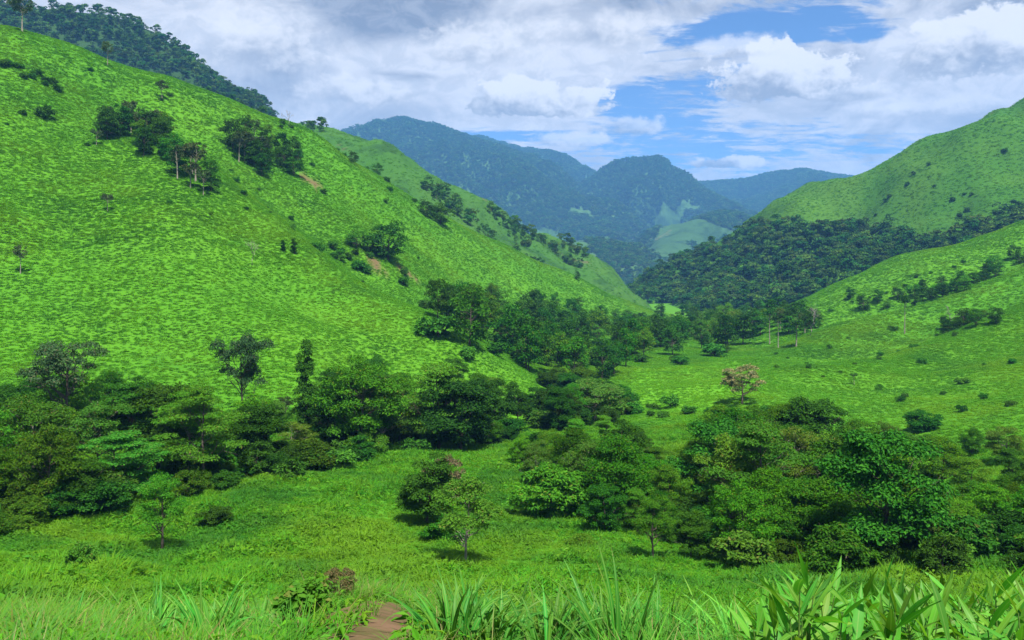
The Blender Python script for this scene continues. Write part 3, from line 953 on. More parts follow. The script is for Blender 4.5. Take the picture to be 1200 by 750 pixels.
by_pic(262, 535, 84, 80, "bright_shrub", "shrub", "pale green bush where clearing meets the forest belt", "shrub", nominal=11, tint=(0.75, 0.85, 0.8))
# singled-out trees of the forest belts
G_L = "trees of the forest belt under the steep hillside"
G_R = "trees of the forest belt under the gentle slope"
by_pic(78, 392, 97, 82, "sparse", "broadleaf_tree", "tall grey-green tree with long bare trunk rising over the forest belt", "tree", nominal=6.6, var=0)
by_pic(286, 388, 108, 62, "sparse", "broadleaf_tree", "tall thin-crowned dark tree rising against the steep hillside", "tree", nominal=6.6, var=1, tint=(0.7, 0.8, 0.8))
by_pic(358, 392, 108, 26, "column", "vine_clad_tree", "narrow vine-clad tree standing like a column over the forest", "tree", nominal=2.8)
by_pic(132, 508, 71, 128, "layered", "broadleaf_tree", "bright green tree with flat spreading tiers at the forest edge", "tree", nominal=9.4, var=0)
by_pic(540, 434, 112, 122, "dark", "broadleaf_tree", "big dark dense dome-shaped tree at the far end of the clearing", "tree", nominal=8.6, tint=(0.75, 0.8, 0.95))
by_pic(345, 492, 96, 66, "yellow", "broadleaf_tree", "yellowish green tree leaning out of the forest over the clearing", "tree", nominal=7.6)
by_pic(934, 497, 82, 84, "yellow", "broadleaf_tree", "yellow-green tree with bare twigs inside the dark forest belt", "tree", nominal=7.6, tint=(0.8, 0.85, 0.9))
by_pic(698, 440, 150, 92, "olive", "broadleaf_tree", "olive green rounded tree beside the bright field", "tree", nominal=8)
by_pic(870, 426, 150, 54, "m_blossom", "flowering_tree", "tree with cream blossom at the corner of the bright field", "tree", nominal=9)

# the belts: trees stand as densely as the ground allows, tops kept under the line the belt draws
SKY_L = ([-80, 0, 40, 110, 150, 200, 240, 265, 310, 345, 385, 400, 430, 465, 500, 520, 545, 600, 640, 700, 760], [450, 438, 432, 425, 432, 424, 440, 455, 455, 462, 425, 412, 405, 432, 402, 393, 425, 440, 445, 445, 450])
SKY_R = ([560, 640, 690, 730, 760, 830, 880, 930, 960, 1000, 1050, 1100, 1200, 1300], [520, 492, 486, 480, 492, 472, 462, 452, 454, 474, 484, 500, 486, 480])
BELT_L = [(-110, 478), (120, 472), (330, 474), (450, 448), (540, 440), (640, 452), (735, 462), (700, 492), (640, 510), (600, 520), (500, 522), (400, 540), (330, 556), (230, 582), (120, 604), (-110, 650)]
BELT_R = [(608, 520), (700, 500), (860, 497), (1000, 512), (1300, 522), (1300, 690), (900, 668), (800, 640), (720, 612), (690, 590), (612, 556)]
placed = [(o.location.x, o.location.y) for o in COL.objects if o.type == "EMPTY"]


def belt(poly, sky_line, n, r0, r1, hts, gap, species, group, lab, minh=4.0, name="broadleaf_tree", cat="tree"):
    x, y = sector(26000, r0, r1, R(44))
    z = ground_h(x, y)
    px, py = proj(x, y, z)
    ok = in_poly(px, py, poly)
    x, y, z, px = x[ok], y[ok], z[ok], px[ok]
    c = 0
    for i in range(len(x)):
        if c >= n:
            break
        if any((x[i] - a) ** 2 + (y[i] - b) ** 2 < gap * gap for a, b in placed):
            continue
        lim = (HZ - np.interp(px[i], *sky_line)) / F * y[i] - z[i] - rng.uniform(0, 1.5)
        h = min(rng.uniform(*hts), lim)
        if h < minh:
            continue
        sp = species[rng.choice(len(species), p=[s[1] for s in species])]
        tn = rng.uniform(0.7, 1.15)
        plant(x[i], y[i], h, rng.uniform(0.85, 1.15) * (1.0 if h > 8 else 1.2), sp[0], name, sp[2] + " " + lab, cat, group + ", " + sp[3], tint=(tn, tn, tn * rng.uniform(0.6, 0.95)), z=z[i])
        placed.append((x[i], y[i]))
        c += 1
    return c


SPL = [("round", 0.40, "rounded mid-green broadleaf tree", "mid-green"), ("dark", 0.36, "dark green broadleaf tree", "dark"), ("olive", 0.12, "olive green broadleaf tree", "olive"),
       ("layered", 0.08, "bright green tree with flat tiers", "bright"), ("sparse", 0.04, "thin grey-green tree", "thin")]
SPR = [("round", 0.46, "rounded mid-green broadleaf tree", "mid-green"), ("dark", 0.24, "dark green broadleaf tree", "dark"), ("olive", 0.16, "olive green broadleaf tree", "olive"),
       ("layered", 0.14, "bright green tree with flat tiers", "bright")]
def row(pxs, d0, d1, line, off, species, group, lab, wide=(0.95, 1.3)):
    """a rank of trees along a forest edge, tops a little under the belt's line"""
    for px in pxs:
        px = px + rng.uniform(-12, 12)
        d = rng.uniform(d0, d1)
        x, y, z = base_row(px, d)
        h = (HZ - (np.interp(px, *line) + rng.uniform(*off))) / F * d - z
        h = float(np.clip(h, 4.0, 16.0))
        sp = species[rng.choice(len(species), p=[s[1] for s in species])]
        tn = rng.uniform(0.7, 1.2)
        plant(x, y, h, rng.uniform(*wide), sp[0], "broadleaf_tree", sp[2] + " " + lab, "tree", group + ", " + sp[3], tint=(tn, tn, tn * rng.uniform(0.6, 0.95)), z=z)
        placed.append((x, y))


LAB_L, LAB_R = "in the forest belt under the steep hillside", "in the forest belt under the gentle slope"
row(np.arange(-40, 130, 34), 62, 67, SKY_L, (60, 130), SPL, G_L, LAB_L)
row(np.arange(-40, 340, 38), 80, 88, SKY_L, (10, 60), SPL, G_L, LAB_L)
row(np.arange(330, 600, 36), 112, 124, SKY_L, (20, 60), SPL, G_L, LAB_L)
row(np.arange(700, 1250, 40), 67, 74, SKY_R, (30, 110), SPR, G_R, LAB_R)
row(np.arange(640, 1250, 42), 82, 92, SKY_R, (5, 40), SPR, G_R, LAB_R)
row(np.arange(880, 1260, 38), 100, 110, SKY_R, (0, 18), SPR, G_R, LAB_R)
row(np.arange(618, 740, 30), 94, 106, SKY_R, (0, 22), SPR, G_R, LAB_R)
row(np.arange(700, 810, 30), 74, 80, SKY_R, (20, 60), SPR, G_R, LAB_R)
row(np.arange(1090, 1250, 34), 57, 62, SKY_R, (50, 110), SPR, G_R, LAB_R)
row(np.arange(820, 1090, 40), 60, 64, SKY_R, (70, 120), SPR, G_R, LAB_R)
n_l = belt(BELT_L, SKY_L, 34, 55, 200, (8.5, 14), 4.3, SPL, G_L, LAB_L)
n_r = belt(BELT_R, SKY_R, 6, 55, 160, (9.5, 14.5), 4.1, SPR, G_R, LAB_R, 3.0)

# wood in the gully under the hill's long spur, and the tree groups scattered on the slopes
GULLY = [(490, 350), (560, 345), (640, 360), (720, 374), (780, 386), (870, 376), (960, 368), (950, 385), (905, 396), (880, 414), (800, 424), (745, 432), (690, 452), (620, 444), (560, 420), (515, 388)]
SKY_G = ([480, 510, 560, 600, 640, 700, 760, 800, 860], [325, 322, 327, 330, 336, 352, 366, 362, 358])
SPM = [("m_round", 0.36, "small rounded green tree", "green"), ("m_dark", 0.5, "small dark tree", "dark"), ("m_olive", 0.14, "small olive tree", "olive")]
n_g = belt(GULLY, SKY_G, 112, 170, 520, (10, 16), 5.4, SPM, "trees of the gully wood", "in the wooded gully below the long grassy spur")
SKY_N = ([0, 1200], [0, 0])


def clump(poly, n, r0, r1, hts, gap, species, group, lab, name="broadleaf_tree", cat="tree"):
    return belt(poly, SKY_N, n, r0, r1, hts, gap, species, group, lab, 1.0, name, cat)


SPC = [("m_dark", 0.55, "dark tree", "dark"), ("m_sparse", 0.30, "thin-crowned tree", "thin"), ("m_round", 0.15, "green tree", "green")]
clump([(122, 150), (150, 148), (195, 165), (222, 190), (232, 215), (205, 216), (165, 185), (125, 170)], 28, 210, 360, (7, 12.5), 2.6, SPC, "upper hillside clump", "in the long clump high on the steep hillside")
clump([(255, 166), (290, 165), (350, 195), (348, 213), (310, 208), (270, 190)], 22, 240, 400, (8, 13), 2.8, SPC, "second hillside clump", "in the clump just under the hill crest")
clump([(215, 205), (245, 205), (250, 235), (222, 222)], 4, 210, 360, (6, 9), 4, SPC, "hillside clump tail", "trailing below the long hillside clump")
SPH = [("m_dark", 0.6, "dark tall shrub", "dark"), ("m_round", 0.4, "green tall shrub", "green")]
clump([(1000, 362), (1060, 345), (1120, 330), (1200, 296), (1215, 306), (1120, 345), (1060, 362), (1010, 368)], 34, 280, 440, (4.5, 8), 4, SPH, "hedge across the gentle slope", "in the upper hedge across the gentle slope", "hedge_shrub", "shrub")
clump([(1098, 388), (1150, 378), (1190, 370), (1192, 378), (1150, 390), (1110, 398)], 16, 200, 340, (4, 6.5), 3.2, SPH, "lower hedge on the gentle slope", "in the lower hedge on the gentle slope", "hedge_shrub", "shrub")
clump([(905, 372), (960, 374), (955, 392), (900, 395)], 10, 260, 480, (9, 13), 6, SPC, "trees at the valley head", "at the head of the bright valley field")

clump([(770, 372), (880, 364), (905, 370), (885, 386), (790, 390)], 18, 400, 640, (9, 14), 6, SPM, "trees at the valley narrows", "at the valley narrows below the hill forest")
# single trees and shrubs on the slopes: placed where the slope shows their foot
def on_slope(px, top, base, wpx, sp, name, label, cat="tree", nominal=8.0):
    d = find_base(px, base)
    return by_pic(px, top, d, wpx, sp, name, label, cat, nominal=nominal)


for a in [(455, 256, 306, 54, "m_dark", "broadleaf_tree", "big dark round tree standing alone on the steep hillside"),
          (418, 266, 292, 30, "m_round", "broadleaf_tree", "small tree close beside the big round hillside tree"),
          (516, 236, 264, 32, "m_dark", "broadleaf_tree", "dark bushy tree on the crest of the long spur"),
          (499, 232, 254, 20, "m_dark", "broadleaf_tree", "lesser dark tree on the crest of the long spur"),
          (345, 278, 298, 9, "column", "shrub", "narrow upright dark shrub on the steep hillside", "shrub", 2.6),
          (332, 280, 296, 7, "column", "shrub", "slimmer twin of the narrow upright shrub on the steep hillside", "shrub", 2.6),
          (190, 93, 118, 18, "m_sparse", "slim_tree", "small thin tree standing alone high on the steep hillside", "tree", 6.6),
          (126, 225, 250, 14, "m_sparse", "slim_tree", "wispy small tree low on the open steep hillside", "tree", 6.6),
          (24, 286, 322, 18, "m_sparse", "slim_tree", "faint wispy tree on the lower steep hillside", "tree", 6.6),
          (113, 150, 172, 14, "m_sparse", "slim_tree", "thin tree just below the long hillside clump", "tree", 6.6),
          (53, 122, 140, 22, "m_shrub", "shrub", "dark shrub pair high on the open hillside", "shrub", 10),
          (413, 175, 192, 14, "m_dark", "broadleaf_tree", "small dark tree on the hill crest above the big round tree"),
          (442, 190, 204, 12, "m_dark", "broadleaf_tree", "little dark tree further down the hill crest"),
          (126, 48, 78, 16, "m_sparse", "slim_tree", "small pale tree on the hill crest before the wooded mountain", "tree", 6.6),
          (26, -4, 38, 30, "m_sparse", "slim_tree", "tall thin tree on the hill crest before the wooded mountain", "tree", 6.6),
          (676, 316, 328, 8, "m_dark", "broadleaf_tree", "tiny dark tree on the lowest part of the long spur"),
          (902, 357, 404, 18, "m_slender", "slim_tree", "slender tall tree with tufted top at the valley field, by the twin", "tree", 4.4),
          (912, 364, 408, 16, "m_slender", "slim_tree", "slender tree with tufted top below its taller twin", "tree", 4.4),
          (933, 372, 407, 24, "m_slender", "slim_tree", "slender tree with rounded top standing clear on the valley field", "tree", 4.4),
          (924, 368, 392, 30, "m_round", "broadleaf_tree", "leafy tree between the slender trees of the valley field"),
          (1060, 342, 392, 18, "m_slender", "slim_tree", "slender dark-topped tree standing clear on the gentle slope", "tree", 4.4),
          (1001, 436, 452, 10, "m_slender", "slim_tree", "tiny slender tree low on the gentle slope", "tree", 4.4),
          (997, 336, 350, 14, "m_dark", "shrub", "small round shrub above the upper hedge end", "shrub"),
          (1082, 478, 505, 36, "dark_shrub", "shrub", "dark round bush at the foot of the gentle slope", "shrub", 9.6)]:
    on_slope(*a)
for px, top, base, lab, k in [(295, 276, 312, "bare dead tree on the open steep hillside", 0), (340, 124, 150, "bare tree standing on the skyline of the hill crest", 1), (948, 352, 394, "bare twiggy tree on the gentle slope", 0), (1115, 352, 384, "bare pale tree beside the lower hedge", 1)]:
    d = find_base(px, base)
    x, y, z = base_row(px, d)
    h = max((HZ - top) / F * d - z, 2.0)
    e = link("bare_tree", None, label=lab, cat="tree")
    e.location = (x, y, z - 0.1)
    e.scale = (h / 10.5,) * 3
    link("trunk", BARE[k], parent=e)

# dark shrubs dotted over the open slopes
def dots(poly, n, r0, r1, hts, group, lab, gap=6.0):
    x, y = sector(9000, r0, r1, R(40))
    z = ground_h(x, y)
    px, py = proj(x, y, z)
    ok = np.flatnonzero(in_poly(px, py, poly))
    c = 0
    for i in ok:
        if c >= n:
            break
        if any((x[i] - a) ** 2 + (y[i] - b) ** 2 < gap * gap for a, b in placed):
            continue
        h = rng.uniform(*hts)
        plant(x[i], y[i], h, rng.uniform(0.9, 1.5), "m_shrub", "shrub", lab, "shrub", group, tint=(rng.uniform(0.8, 1.8),) * 3, z=z[i])
        placed.append((x[i], y[i]))
        c += 1


dots([(0, 60), (120, 85), (200, 110), (350, 170), (480, 250), (520, 330), (450, 360), (300, 320), (150, 260), (0, 200)], 30, 180, 420, (0.9, 2.2), "shrubs dotted over the steep hillside", "low dark shrub dotted on the open steep hillside")
dots([(0, 70), (40, 85), (75, 100), (72, 108), (30, 95), (0, 80)], 16, 200, 340, (1.6, 2.6), "shrub line high on the hillside", "brownish shrub in the short line high on the hillside", 1.8)
dots([(370, 285), (430, 290), (480, 315), (475, 335), (430, 320), (375, 300)], 14, 240, 340, (2.0, 4.0), "thicket under the big round hillside tree", "shrub in the thicket under the big round hillside tree", 3.0)
dots([(290, 125), (340, 148), (420, 190), (500, 240), (495, 246), (410, 200), (330, 155), (290, 135)], 16, 330, 460, (2, 3.6), "shrubs along the hill crest", "shrub along the crest of the steep hill", 3.0)
dots([(880, 420), (1200, 330), (1200, 480), (980, 490)], 30, 130, 330, (0.7, 1.8), "shrubs dotted over the gentle slope", "low shrub dotted on the open gentle slope")
dots([(960, 370), (1200, 275), (1200, 290), (1000, 360)], 10, 300, 440, (1.0, 2.2), "shrubs of the upper gentle slope", "small shrub above the upper hedge of the gentle slope")
dots([(700, 455), (760, 470), (870, 478), (1000, 500), (980, 510), (860, 497), (700, 490)], 16, 110, 200, (1.2, 3.0), "shrubs along the bright field", "bush along the lower edge of the bright field", 3.0)
dots([(330, 545), (500, 516), (600, 510), (605, 528), (500, 530), (340, 566)], 12, 80, 150, (1.5, 3), "bushes at the head of the clearing", "bush where the clearing runs up to the forest belt", 2.5)

# undergrowth bushes that close the forest edges
def edge(poly, n, r0, r1, hts, lab, group, gap=2.2):
    x, y = sector(26000, r0, r1, R(44))
    z = ground_h(x, y)
    px, py = proj(x, y, z)
    c = 0
    own = []
    for i in np.flatnonzero(in_poly(px, py, poly)):
        if c >= n:
            break
        if any((x[i] - a) ** 2 + (y[i] - b) ** 2 < gap * gap for a, b in own):
            continue
        own.append((x[i], y[i]))
        sp, wd_ = [("shrub", "mid-green"), ("dark_shrub", "dark"), ("bright_shrub", "bright")][rng.choice(3, p=[0.45, 0.4, 0.15])]
        tn = rng.uniform(0.6, 0.95)
        plant(x[i], y[i], rng.uniform(*hts), rng.uniform(0.9, 1.4), sp, "shrub", wd_ + " " + lab, "shrub", group + ", " + wd_, tint=(tn, tn, tn), z=z[i])
        c += 1


edge([(-110, 650), (120, 606), (230, 584), (330, 558), (330, 540), (230, 562), (120, 580), (-110, 615)], 36, 50, 110, (1.5, 4.0), "bush closing the foot of the forest belt under the steep hillside", "bushes at the foot of the forest belt")
edge([(330, 556), (500, 524), (600, 522), (600, 508), (450, 512), (330, 538)], 26, 80, 160, (1.5, 4.0), "bush at the dark foot of the trees heading the clearing", "bushes heading the clearing")
edge([(690, 592), (800, 642), (900, 670), (1300, 690), (1300, 645), (900, 640), (800, 612), (690, 570)], 40, 50, 100, (1.5, 4.0), "bush closing the foot of the forest belt under the gentle slope", "bushes at the foot of the second forest belt")
edge([(630, 448), (700, 450), (745, 470), (735, 496), (640, 512), (612, 500)], 26, 100, 220, (3, 6.5), "bush between the two grassy valley fields", "bushes between the valley fields", 3.0)
edge([(612, 556), (690, 592), (690, 560), (620, 525)], 10, 60, 130, (2, 4.0), "bush at the forest corner next to the rounded dense bush", "bushes at the forest corner")
edge2 = [(485, 352), (560, 347), (640, 362), (720, 376), (780, 388), (880, 386), (885, 418), (800, 428), (745, 436), (690, 456), (620, 450), (550, 424), (505, 390)]
dots(edge2, 34, 170, 520, (3.0, 6.0), "understorey of the gully wood", "dark bush filling between the trees of the wooded gully", 4.0)
# dark shrubs on the smooth hill beyond the wood
hx, hy = rng.uniform(150, 850, 4000), rng.uniform(520, 1000, 4000)
hz = LAND["grassy_hill"](hx, hy)
hpx, hpy = proj(hx, hy, hz)
ok = np.flatnonzero(in_poly(hpx, hpy, [(935, 258), (1000, 225), (1100, 175), (1200, 140), (1200, 245), (1140, 265), (1020, 268)]) & (fbm(hx / 60, hy / 60, 15, 3) > -0.1))[:46]
for i in ok:
    plant(hx[i], hy[i], rng.uniform(2.0, 5.0), rng.uniform(0.9, 1.6), "m_shrub", "shrub", "dark shrub dotted on the smooth hill above the hill forest", "shrub", "shrubs on the smooth hill", tint=(rng.uniform(0.8, 1.6),) * 3, z=hz[i])
print("TREES", N_TREE, n_l, n_r, n_g)

# ------------------------------------------------------------------ grass, herbs and far forests
def spread(n, r0, r1, keep=None, half=R(41)):
    x, y = sector(n, r0, r1, half)
    z = ground_h(x, y)
    px, py = proj(x, y, z)
    ok = (px > -90) & (px < 1290) & (py < 830)
    if keep is not None:
        ok &= keep(px, py, x, y)
    ok &= rng.uniform(size=n) > soil_amount(x, y) * 0.93
    return x[ok], y[ok], z[ok]


hill_tufts = [tuft(s, 22, 0.6, 0.15, 0.5, M_TUFT, 1.3) for s in (1, 2)] + [herb(s, 26, 0.36, 0.46, M_TUFT, 0.6) for s in (4, 5, 6)]
for r0, r1, n, s0 in ((105, 210, 80000, 0.62), (210, 330, 170000, 0.76), (330, 560, 170000, 1.05)):
    x, y, z = spread(n, r0, r1, lambda px, py, x, y: ~is_field(px, py) | (rng.uniform(size=len(px)) < 0.3))
    sc = s0 * rng.uniform(0.6, 1.35, len(x)) * (0.9 + 0.12 * fbm(x / 12, y / 12, 5, 3))
    scatter("hill_grass", np.c_[x, y, z], sc, rng.uniform(0, 6.28, len(x)), hill_tufts, "tussocky bright green grass covering the hillsides", "grass", zs=rng.uniform(0.6, 1.1, len(x)))
fx, fy, fz = spread(60000, 130, 290, lambda px, py, x, y: is_field(px + rng.normal(0, 9, len(px)), py + rng.normal(0, 3, len(px))))
scatter("field_grass", np.c_[fx, fy, fz], rng.uniform(0.6, 1.1, len(fx)), rng.uniform(0, 6.28, len(fx)), [herb(s, 30, 0.3, 0.3, M_MEADOW, 0.5) for s in (11, 12)], "smooth yellow-green grass of the valley field", "grass")
herbs = [herb(s, 34, 0.45, 0.32, M_HERB, 0.40) for s in (21, 22, 23)] + [tuft(s, 24, 0.7, 0.06, 0.3, M_HERB, 0.8) for s in (24, 25)]
x, y, z = spread(110000, 38, 130)
scatter("clearing_herbs", np.c_[x, y, z], rng.uniform(0.6, 1.25, len(x)) * np.clip(0.95 + 1.1 * fbm(x / 4, y / 4, 6, 3), 0.45, 1.9), rng.uniform(0, 6.28, len(x)), herbs, "leafy bright green herbs filling the clearing", "undergrowth")
# mixed fine grass on the near bank
near_t = [tuft(s, 30, 0.62, 0.016, 0.16, M_GRASS, 0.9, 3) for s in (31, 32, 33)] + [herb(s, 34, 0.34, 0.17, M_HERB, 0.24) for s in (34, 35, 37, 45)] + [tuft(s, 26, 0.5, 0.022, 0.16, M_HERB, 1.0, 3) for s in (43, 44)] + [tuft(36, 16, 0.6, 0.010, 0.14, M_DRYG, 0.8, 3)]
x, y, z = spread(12000, 3.0, 14, half=R(44))
scatter("bank_grass", np.c_[x, y, z], rng.uniform(0.35, 0.9, len(x)) * (0.8 + 0.6 * fbm(x / 1.3, y / 1.3, 8, 2)), rng.uniform(0, 6.28, len(x)), near_t, "mixed fine grass and weeds on the near bank", "grass")
x, y, z = spread(26000, 14, 40)
slope_t = near_t[:2] + [herb(s, 40, 0.5, 0.2, M_HERB, 0.35) for s in (38, 39, 40)] + [tuft(s, 26, 0.55, 0.03, 0.25, M_HERB, 0.9) for s in (41, 42)]
scatter("slope_grass", np.c_[x, y, z], rng.uniform(0.5, 1.25, len(x)) * (0.75 + 0.7 * fbm(x / 3, y / 3, 12, 3)), rng.uniform(0, 6.28, len(x)), slope_t, "tall mixed grass on the slope below the bank", "grass")


x, y, z = spread(700, 5.5, 24, lambda px, py, x, y: (px > 250) & (fbm(x / 2.2, y / 2.2, 44, 2) + 0.5 * ((px > 740) & (px < 900)) > 0.1))
scatter("seeding_grass", np.c_[x, y, z], rng.uniform(0.55, 0.95, len(x)), rng.uniform(0, 6.28, len(x)), [tuft(s, 6, 0.95, 0.012, 0.08, M_DRYG, 0.35, 3) for s in (51, 52)], "thin straw-coloured seeding stems standing over the bank grass", "grass")


# forests that read as one mass
def forest(name, key, n, box, keep, s, label, meshes=FAR_TREES, other=()):
    x = rng.uniform(box[0], box[1], n)
    y = rng.uniform(box[2], box[3], n)
    f = LAND[key]
    z = f(x, y)
    e = 4.0
    nx, ny = -(f(x + e, y) - z) / e, -(f(x, y + e) - z) / e
    face = nx * (-x) + ny * (-y) + 1.0 * (-z)          # faces the viewer
    px, py = proj(x, y, z)
    ok = (px > -80) & (px < 1280) & (face > -0.12 * np.hypot(x, y)) & (z > ground_h(x, y) - 1)
    for k in other:
        ok &= z > LAND[k](x, y) - 2
    ok &= keep(px, py, x, y, z)
    x, y, z = x[ok], y[ok], z[ok]
    print(name, len(x))
    return scatter(name, np.c_[x, y, z], s * np.clip(np.exp(rng.normal(-0.08, 0.32, len(x))), 0.55, 1.5), rng.uniform(0, 6.28, len(x)), meshes, label, "forest")


WOOD_R = [(700, 420), (700, 330), (850, 285), (905, 258), (950, 268), (1020, 272), (1100, 275), (1150, 268), (1200, 250), (1290, 230), (1290, 420)]
forest("hill_forest", "grassy_hill", 26000, (60, 900, 430, 1100), lambda px, py, x, y, z: in_poly(px, py + fbm(x / 30, y / 30, 91, 3) * 12, WOOD_R), 1.0, "dark forest covering the lower flank of the smooth hill")
forest("mountain_forest", "wooded_mountain", 26000, (-1200, 100, 640, 1200), lambda px, py, x, y, z: py > -60, 1.0, "dark forest covering the mountain behind the steep hill")
forest("spur_forest", "green_spur", 16000, (-500, 350, 500, 1050), lambda px, py, x, y, z: (fbm(x / 60, y / 60, 93, 4) + 0.45 * in_poly(px, py, [(430, 175), (560, 235), (640, 285), (700, 330), (640, 330), (560, 275)])) > 0.40, 0.7, "dark tree strips across the pale green spur")
for key, n, box, sc_, lab in (("grassy_hill", 90000, (100, 900, 430, 1050), 1.8, "tussocky grass on the smooth hill"), ("green_spur", 40000, (-450, 350, 500, 1000), 1.7, "tussocky grass on the pale green spur")):
    x, y = rng.uniform(box[0], box[1], n), rng.uniform(box[2], box[3], n)
    z = LAND[key](x, y)
    px, py = proj(x, y, z)
    ok = (px > -60) & (px < 1260) & (z > ground_h(x, y) - 0.5) 
    x, y, z = x[ok], y[ok], z[ok]
    scatter("hill_grass", np.c_[x, y, z], sc_ * rng.uniform(0.5, 1.3, len(x)), rng.uniform(0, 6.28, len(x)), hill_tufts, lab, "grass", zs=rng.uniform(0.4, 0.9, len(x)))
FAR_PARTS = (("peak_forest", "far_mountain", 150000, (-1500, 1000, 2100, 4600), 1.5, -0.12, "blue-green forest on the tall peak and its long ridge"),
             ("ridge_forest", "far_mountain_b", 90000, (-500, 1300, 3600, 5600), 1.6, -0.1, "blue-green forest on the ridge between peak and dome"),
             ("dome_forest", "domed_mountain", 100000, (200, 1900, 2800, 4600), 1.45, -0.1, "blue-green forest on the dome-topped mountain"),
             ("skyline_forest", "far_mountain_c", 80000, (650, 2400, 4300, 5500), 1.7, -1.0, "hazy forest on the low far skyline ridge"),
             ("foothill_forest", "valley_foothill", 26000, (-300, 800, 1500, 2500), 1.2, 0.05, "scattered trees on the patchy green foothill"),
             ("foothill_grove", "green_foothill", 26000, (300, 1300, 1900, 3000), 1.3, -0.1, "scattered groves on the pale green foothill"))
for nm, key, n, box, sc_, thr, lab in FAR_PARTS:
    forest(nm, key, n, box, lambda px, py, x, y, z: (fbm(x / 150, y / 150, 97, 4) + sstep(py, 262, 215) * 0.8) > thr, sc_, lab, other=[p[1] for p in FAR_PARTS if p[1] != key])

# ------------------------------------------------------------------ plants at the viewer's feet, leaf by leaf
M_CANE = leaf_mat("cane_leaf", (0.06, 0.21, 0.016), (0.09, 0.26, 0.020), None, trans=0.38, gloss=0.2, tint=0.3, rib=0.40)
M_BLADE = leaf_mat("clump_blade", (0.028, 0.17, 0.016), (0.06, 0.23, 0.020), None, trans=0.35, gloss=0.12, tint=0.3, rib=0.95)
M_STEM = bark_mat("green_stem", (0.06, 0.13, 0.02), (0.12, 0.17, 0.04))


def blade(seed, L, w_, sag, seg=9, belly=0.35, twist=0.5):
    """a leaf blade along +X, keeled, bending down towards its tip"""
    r = np.random.default_rng(seed)
    t = np.linspace(0, 1, seg)
    ang = sag * t ** 1.5
    ds = L / (seg - 1)
    xs = np.r_[0, np.cumsum(np.cos(ang[:-1]) * ds)]
    zs = -np.r_[0, np.cumsum(np.sin(ang[:-1]) * ds)]
    wd = w_ * np.minimum(1, (t / belly + 0.12)) * (1 - np.clip((t - belly) / (1 - belly), 0, 1) ** 1.6)
    wd[-1] = w_ * 0.02
    tw = r.normal() * twist * t
    cy_, sy_ = np.cos(tw), np.sin(tw)
    wav = np.sin(t * 9 + seed) * w_ * 0.05
    mid = np.c_[xs, np.zeros(seg), zs - w_ * 0.10]
    lf = np.c_[xs, wd * 0.5 * cy_, zs + wd * 0.5 * sy_ + wav]
    rt = np.c_[xs, -wd * 0.5 * cy_, zs - wd * 0.5 * sy_ - wav]
    v = np.stack([lf, mid, rt], 1).reshape(-1, 3)
    f = []
    for i in range(seg - 1):
        a = i * 3
        f += [[a, a + 1, a + 4, a + 3], [a + 1, a + 2, a + 5, a + 4]]
    return v, np.array(f)


CANE_LEAF = [mesh_np("leaf", *blade(s, 0.37, 0.052, sg), [M_CANE], True) for s, sg in ((1, 0.25), (2, 0.6), (3, 1.1), (4, 1.6), (5, 0.4))]
LONG_BLADE = [mesh_np("leaf", *blade(s, 0.95, 0.038, sg, 11, 0.3, 0.9), [M_BLADE], True) for s, sg in ((11, 0.7), (12, 1.2), (13, 1.9), (14, 2.4), (15, 0.35))]
CANE_STEM = [mesh_np("stem", *tube([(0, 0, -0.1), (0.01, 0.0, 0.3), (0.0, 0.015, 0.65), (0.015, 0.0, 1.0)], [0.009, 0.008, 0.006, 0.003], 6), [M_STEM], True)]


def cane(px, d, top, label, group):
    x, y, z = base_row(px, d)
    h = max((HZ - top) / F * d - z, 0.45)
    e = link("broadleaf_cane", None, label=label, cat="cane", group=group)
    e.location = (x, y, z)
    e.rotation_euler = (rng.normal(0, 0.10), rng.normal(0, 0.10), rng.uniform(0, 6.28))
    st = link("stem", CANE_STEM[0], parent=e)
    st.scale = (1, 1, h * 0.9)
    n = int(rng.integers(8, 12))
    a = rng.uniform(0, 6.28)
    tn = rng.uniform(0.85, 1.2)
    for k in range(n):
        t = (k + 0.5) / n
        o = link("leaf", CANE_LEAF[rng.integers(0, 4)] if t < 0.75 else CANE_LEAF[(0, 4)[rng.integers(0, 2)]], parent=e)
        a += 2.4 + rng.normal(0, 0.4)
        pitch = 0.2 + 0.95 * t ** 2.2 + rng.normal(0, 0.2)
        o.location = (0.005 * math.cos(a), 0.005 * math.sin(a), h * (0.12 + 0.78 * t))
        o.rotation_euler = (rng.normal(0, 0.35), -pitch, a)
        s = rng.uniform(0.75, 1.15) * (1.0 - 0.25 * abs(t - 0.45))
        o.scale = (s, s * rng.uniform(0.85, 1.25), s)
        o.color = (tn * rng.uniform(0.85, 1.2), tn * rng.uniform(0.9, 1.15), tn, 1)


for k in range(136):
    px = rng.uniform(885, 1235)
    d = rng.uniform(3.9, 6.4)
    cane(px, d, np.interp(px, [880, 920, 945, 985, 1200], [712, 686, 656, 688, 678]) + rng.uniform(5, 60), "broad-leaved green cane in the thicket before the dark forest belt", "canes of the broad-leaved thicket")


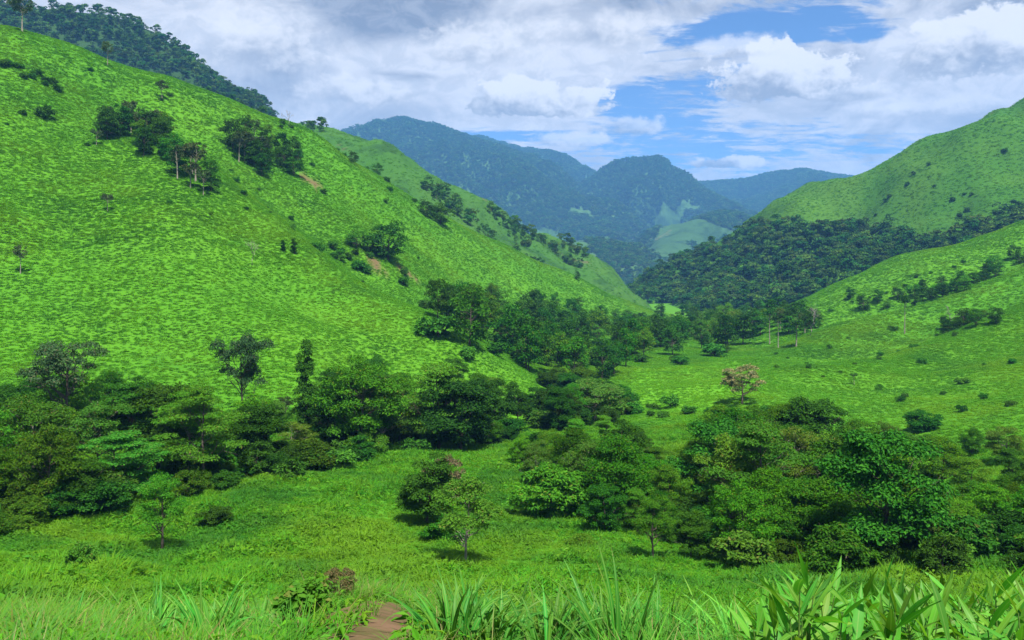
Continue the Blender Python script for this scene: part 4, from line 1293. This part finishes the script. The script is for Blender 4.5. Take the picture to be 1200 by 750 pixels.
def clump_grass(px, d, top, n, label, group, tint=1.0):
    x, y, z = base_row(px, d)
    h = max((HZ - top) / F * d - z, 0.4)
    e = link("grass_clump", None, label=label, cat="grass clump", group=group)
    e.location = (x, y, z)
    for k in range(n):
        o = link("leaf", LONG_BLADE[rng.integers(0, 5)], parent=e)
        a = rng.uniform(0, 6.28)
        q = 0.13 * math.sqrt(rng.uniform())
        o.location = (q * math.cos(a), q * math.sin(a), -0.03)
        o.rotation_euler = (rng.normal(0, 0.5), -rng.uniform(0.95, 1.5), a + rng.normal(0, 0.6))
        s = h / 0.80 * rng.uniform(0.7, 1.15)
        o.scale = (s, rng.uniform(0.8, 1.3), s)
        tn = tint * rng.uniform(0.75, 1.25)
        o.color = (tn * rng.uniform(0.85, 1.25), tn, tn, 1)


for k in range(36):
    px = rng.uniform(500, 800)
    clump_grass(px, rng.uniform(5.8, 8.2), 680 + rng.uniform(-6, 40), 28, "long-bladed green grass clump beside the bare soil", "long-bladed clumps beside the bare soil", 0.9)
for k in range(22):
    px = rng.uniform(150, 315)
    clump_grass(px, rng.uniform(6.6, 9.5), 694 + rng.uniform(-8, 30), 26, "long-bladed grass clump next to the small leafy bush", "long-bladed clumps next to the leafy bush", 1.1)
for k in range(12):
    px = rng.uniform(-30, 130)
    clump_grass(px, rng.uniform(7, 11), 702 + rng.uniform(-8, 25), 22, "pale long-bladed grass clump among weeds at the bank end", "pale clumps among weeds", 1.05)
for k in range(7):
    clump_grass(rng.uniform(790, 900), rng.uniform(6, 9), 690 + rng.uniform(0, 30), 16, "yellowish grass clump next to the cane thicket", "yellowish clumps next to the canes", 1.35)
add_proto("weed", "bright", M_STEM, (61,), cz=5.6, rx=3.4, rz=4.2, puffs=30, pr=1.2, leaves=700, ln=1.15, aspect=0.75, trunk_r=0.12, base_cut=-1)
by_pic(357, 680, 7.2, 64, "weed", "leafy_bush", "small round-leaved bush at the edge of the bare soil", "shrub", nominal=8, sink=0.02)
by_pic(398, 662, 9.5, 44, "m_blossom", "dry_bush", "dry brown bush behind the small round-leaved bush", "shrub", nominal=9, tint=(0.6, 0.5, 0.45), sink=0.02)

# ------------------------------------------------------------------ air
def haze_box(density):
    m, t, out = new_mat("haze_air")
    v = t.node("ShaderNodeVolumePrincipled", {"Color": (0.17, 0.47, 1.0), "Density": density, "Anisotropy": 0.0})
    t.l.new(v.outputs[0], out.inputs[1])
    x, y0, y1, z0, z1 = 32000, -32000, 32000, -150, 1050
    vs = [(sx_ * x, y, z) for z in (z0, z1) for y in (y0, y1) for sx_ in (-1, 1)]
    fs = [(0, 2, 3, 1), (4, 5, 7, 6), (0, 1, 5, 4), (2, 6, 7, 3), (0, 4, 6, 2), (1, 3, 7, 5)]
    o = link("haze", mesh_np("haze", vs, fs, [m]), kind="stuff", label="pale blue haze filling the air of the valley", cat="haze")
    return o


haze_box(1.3e-4)
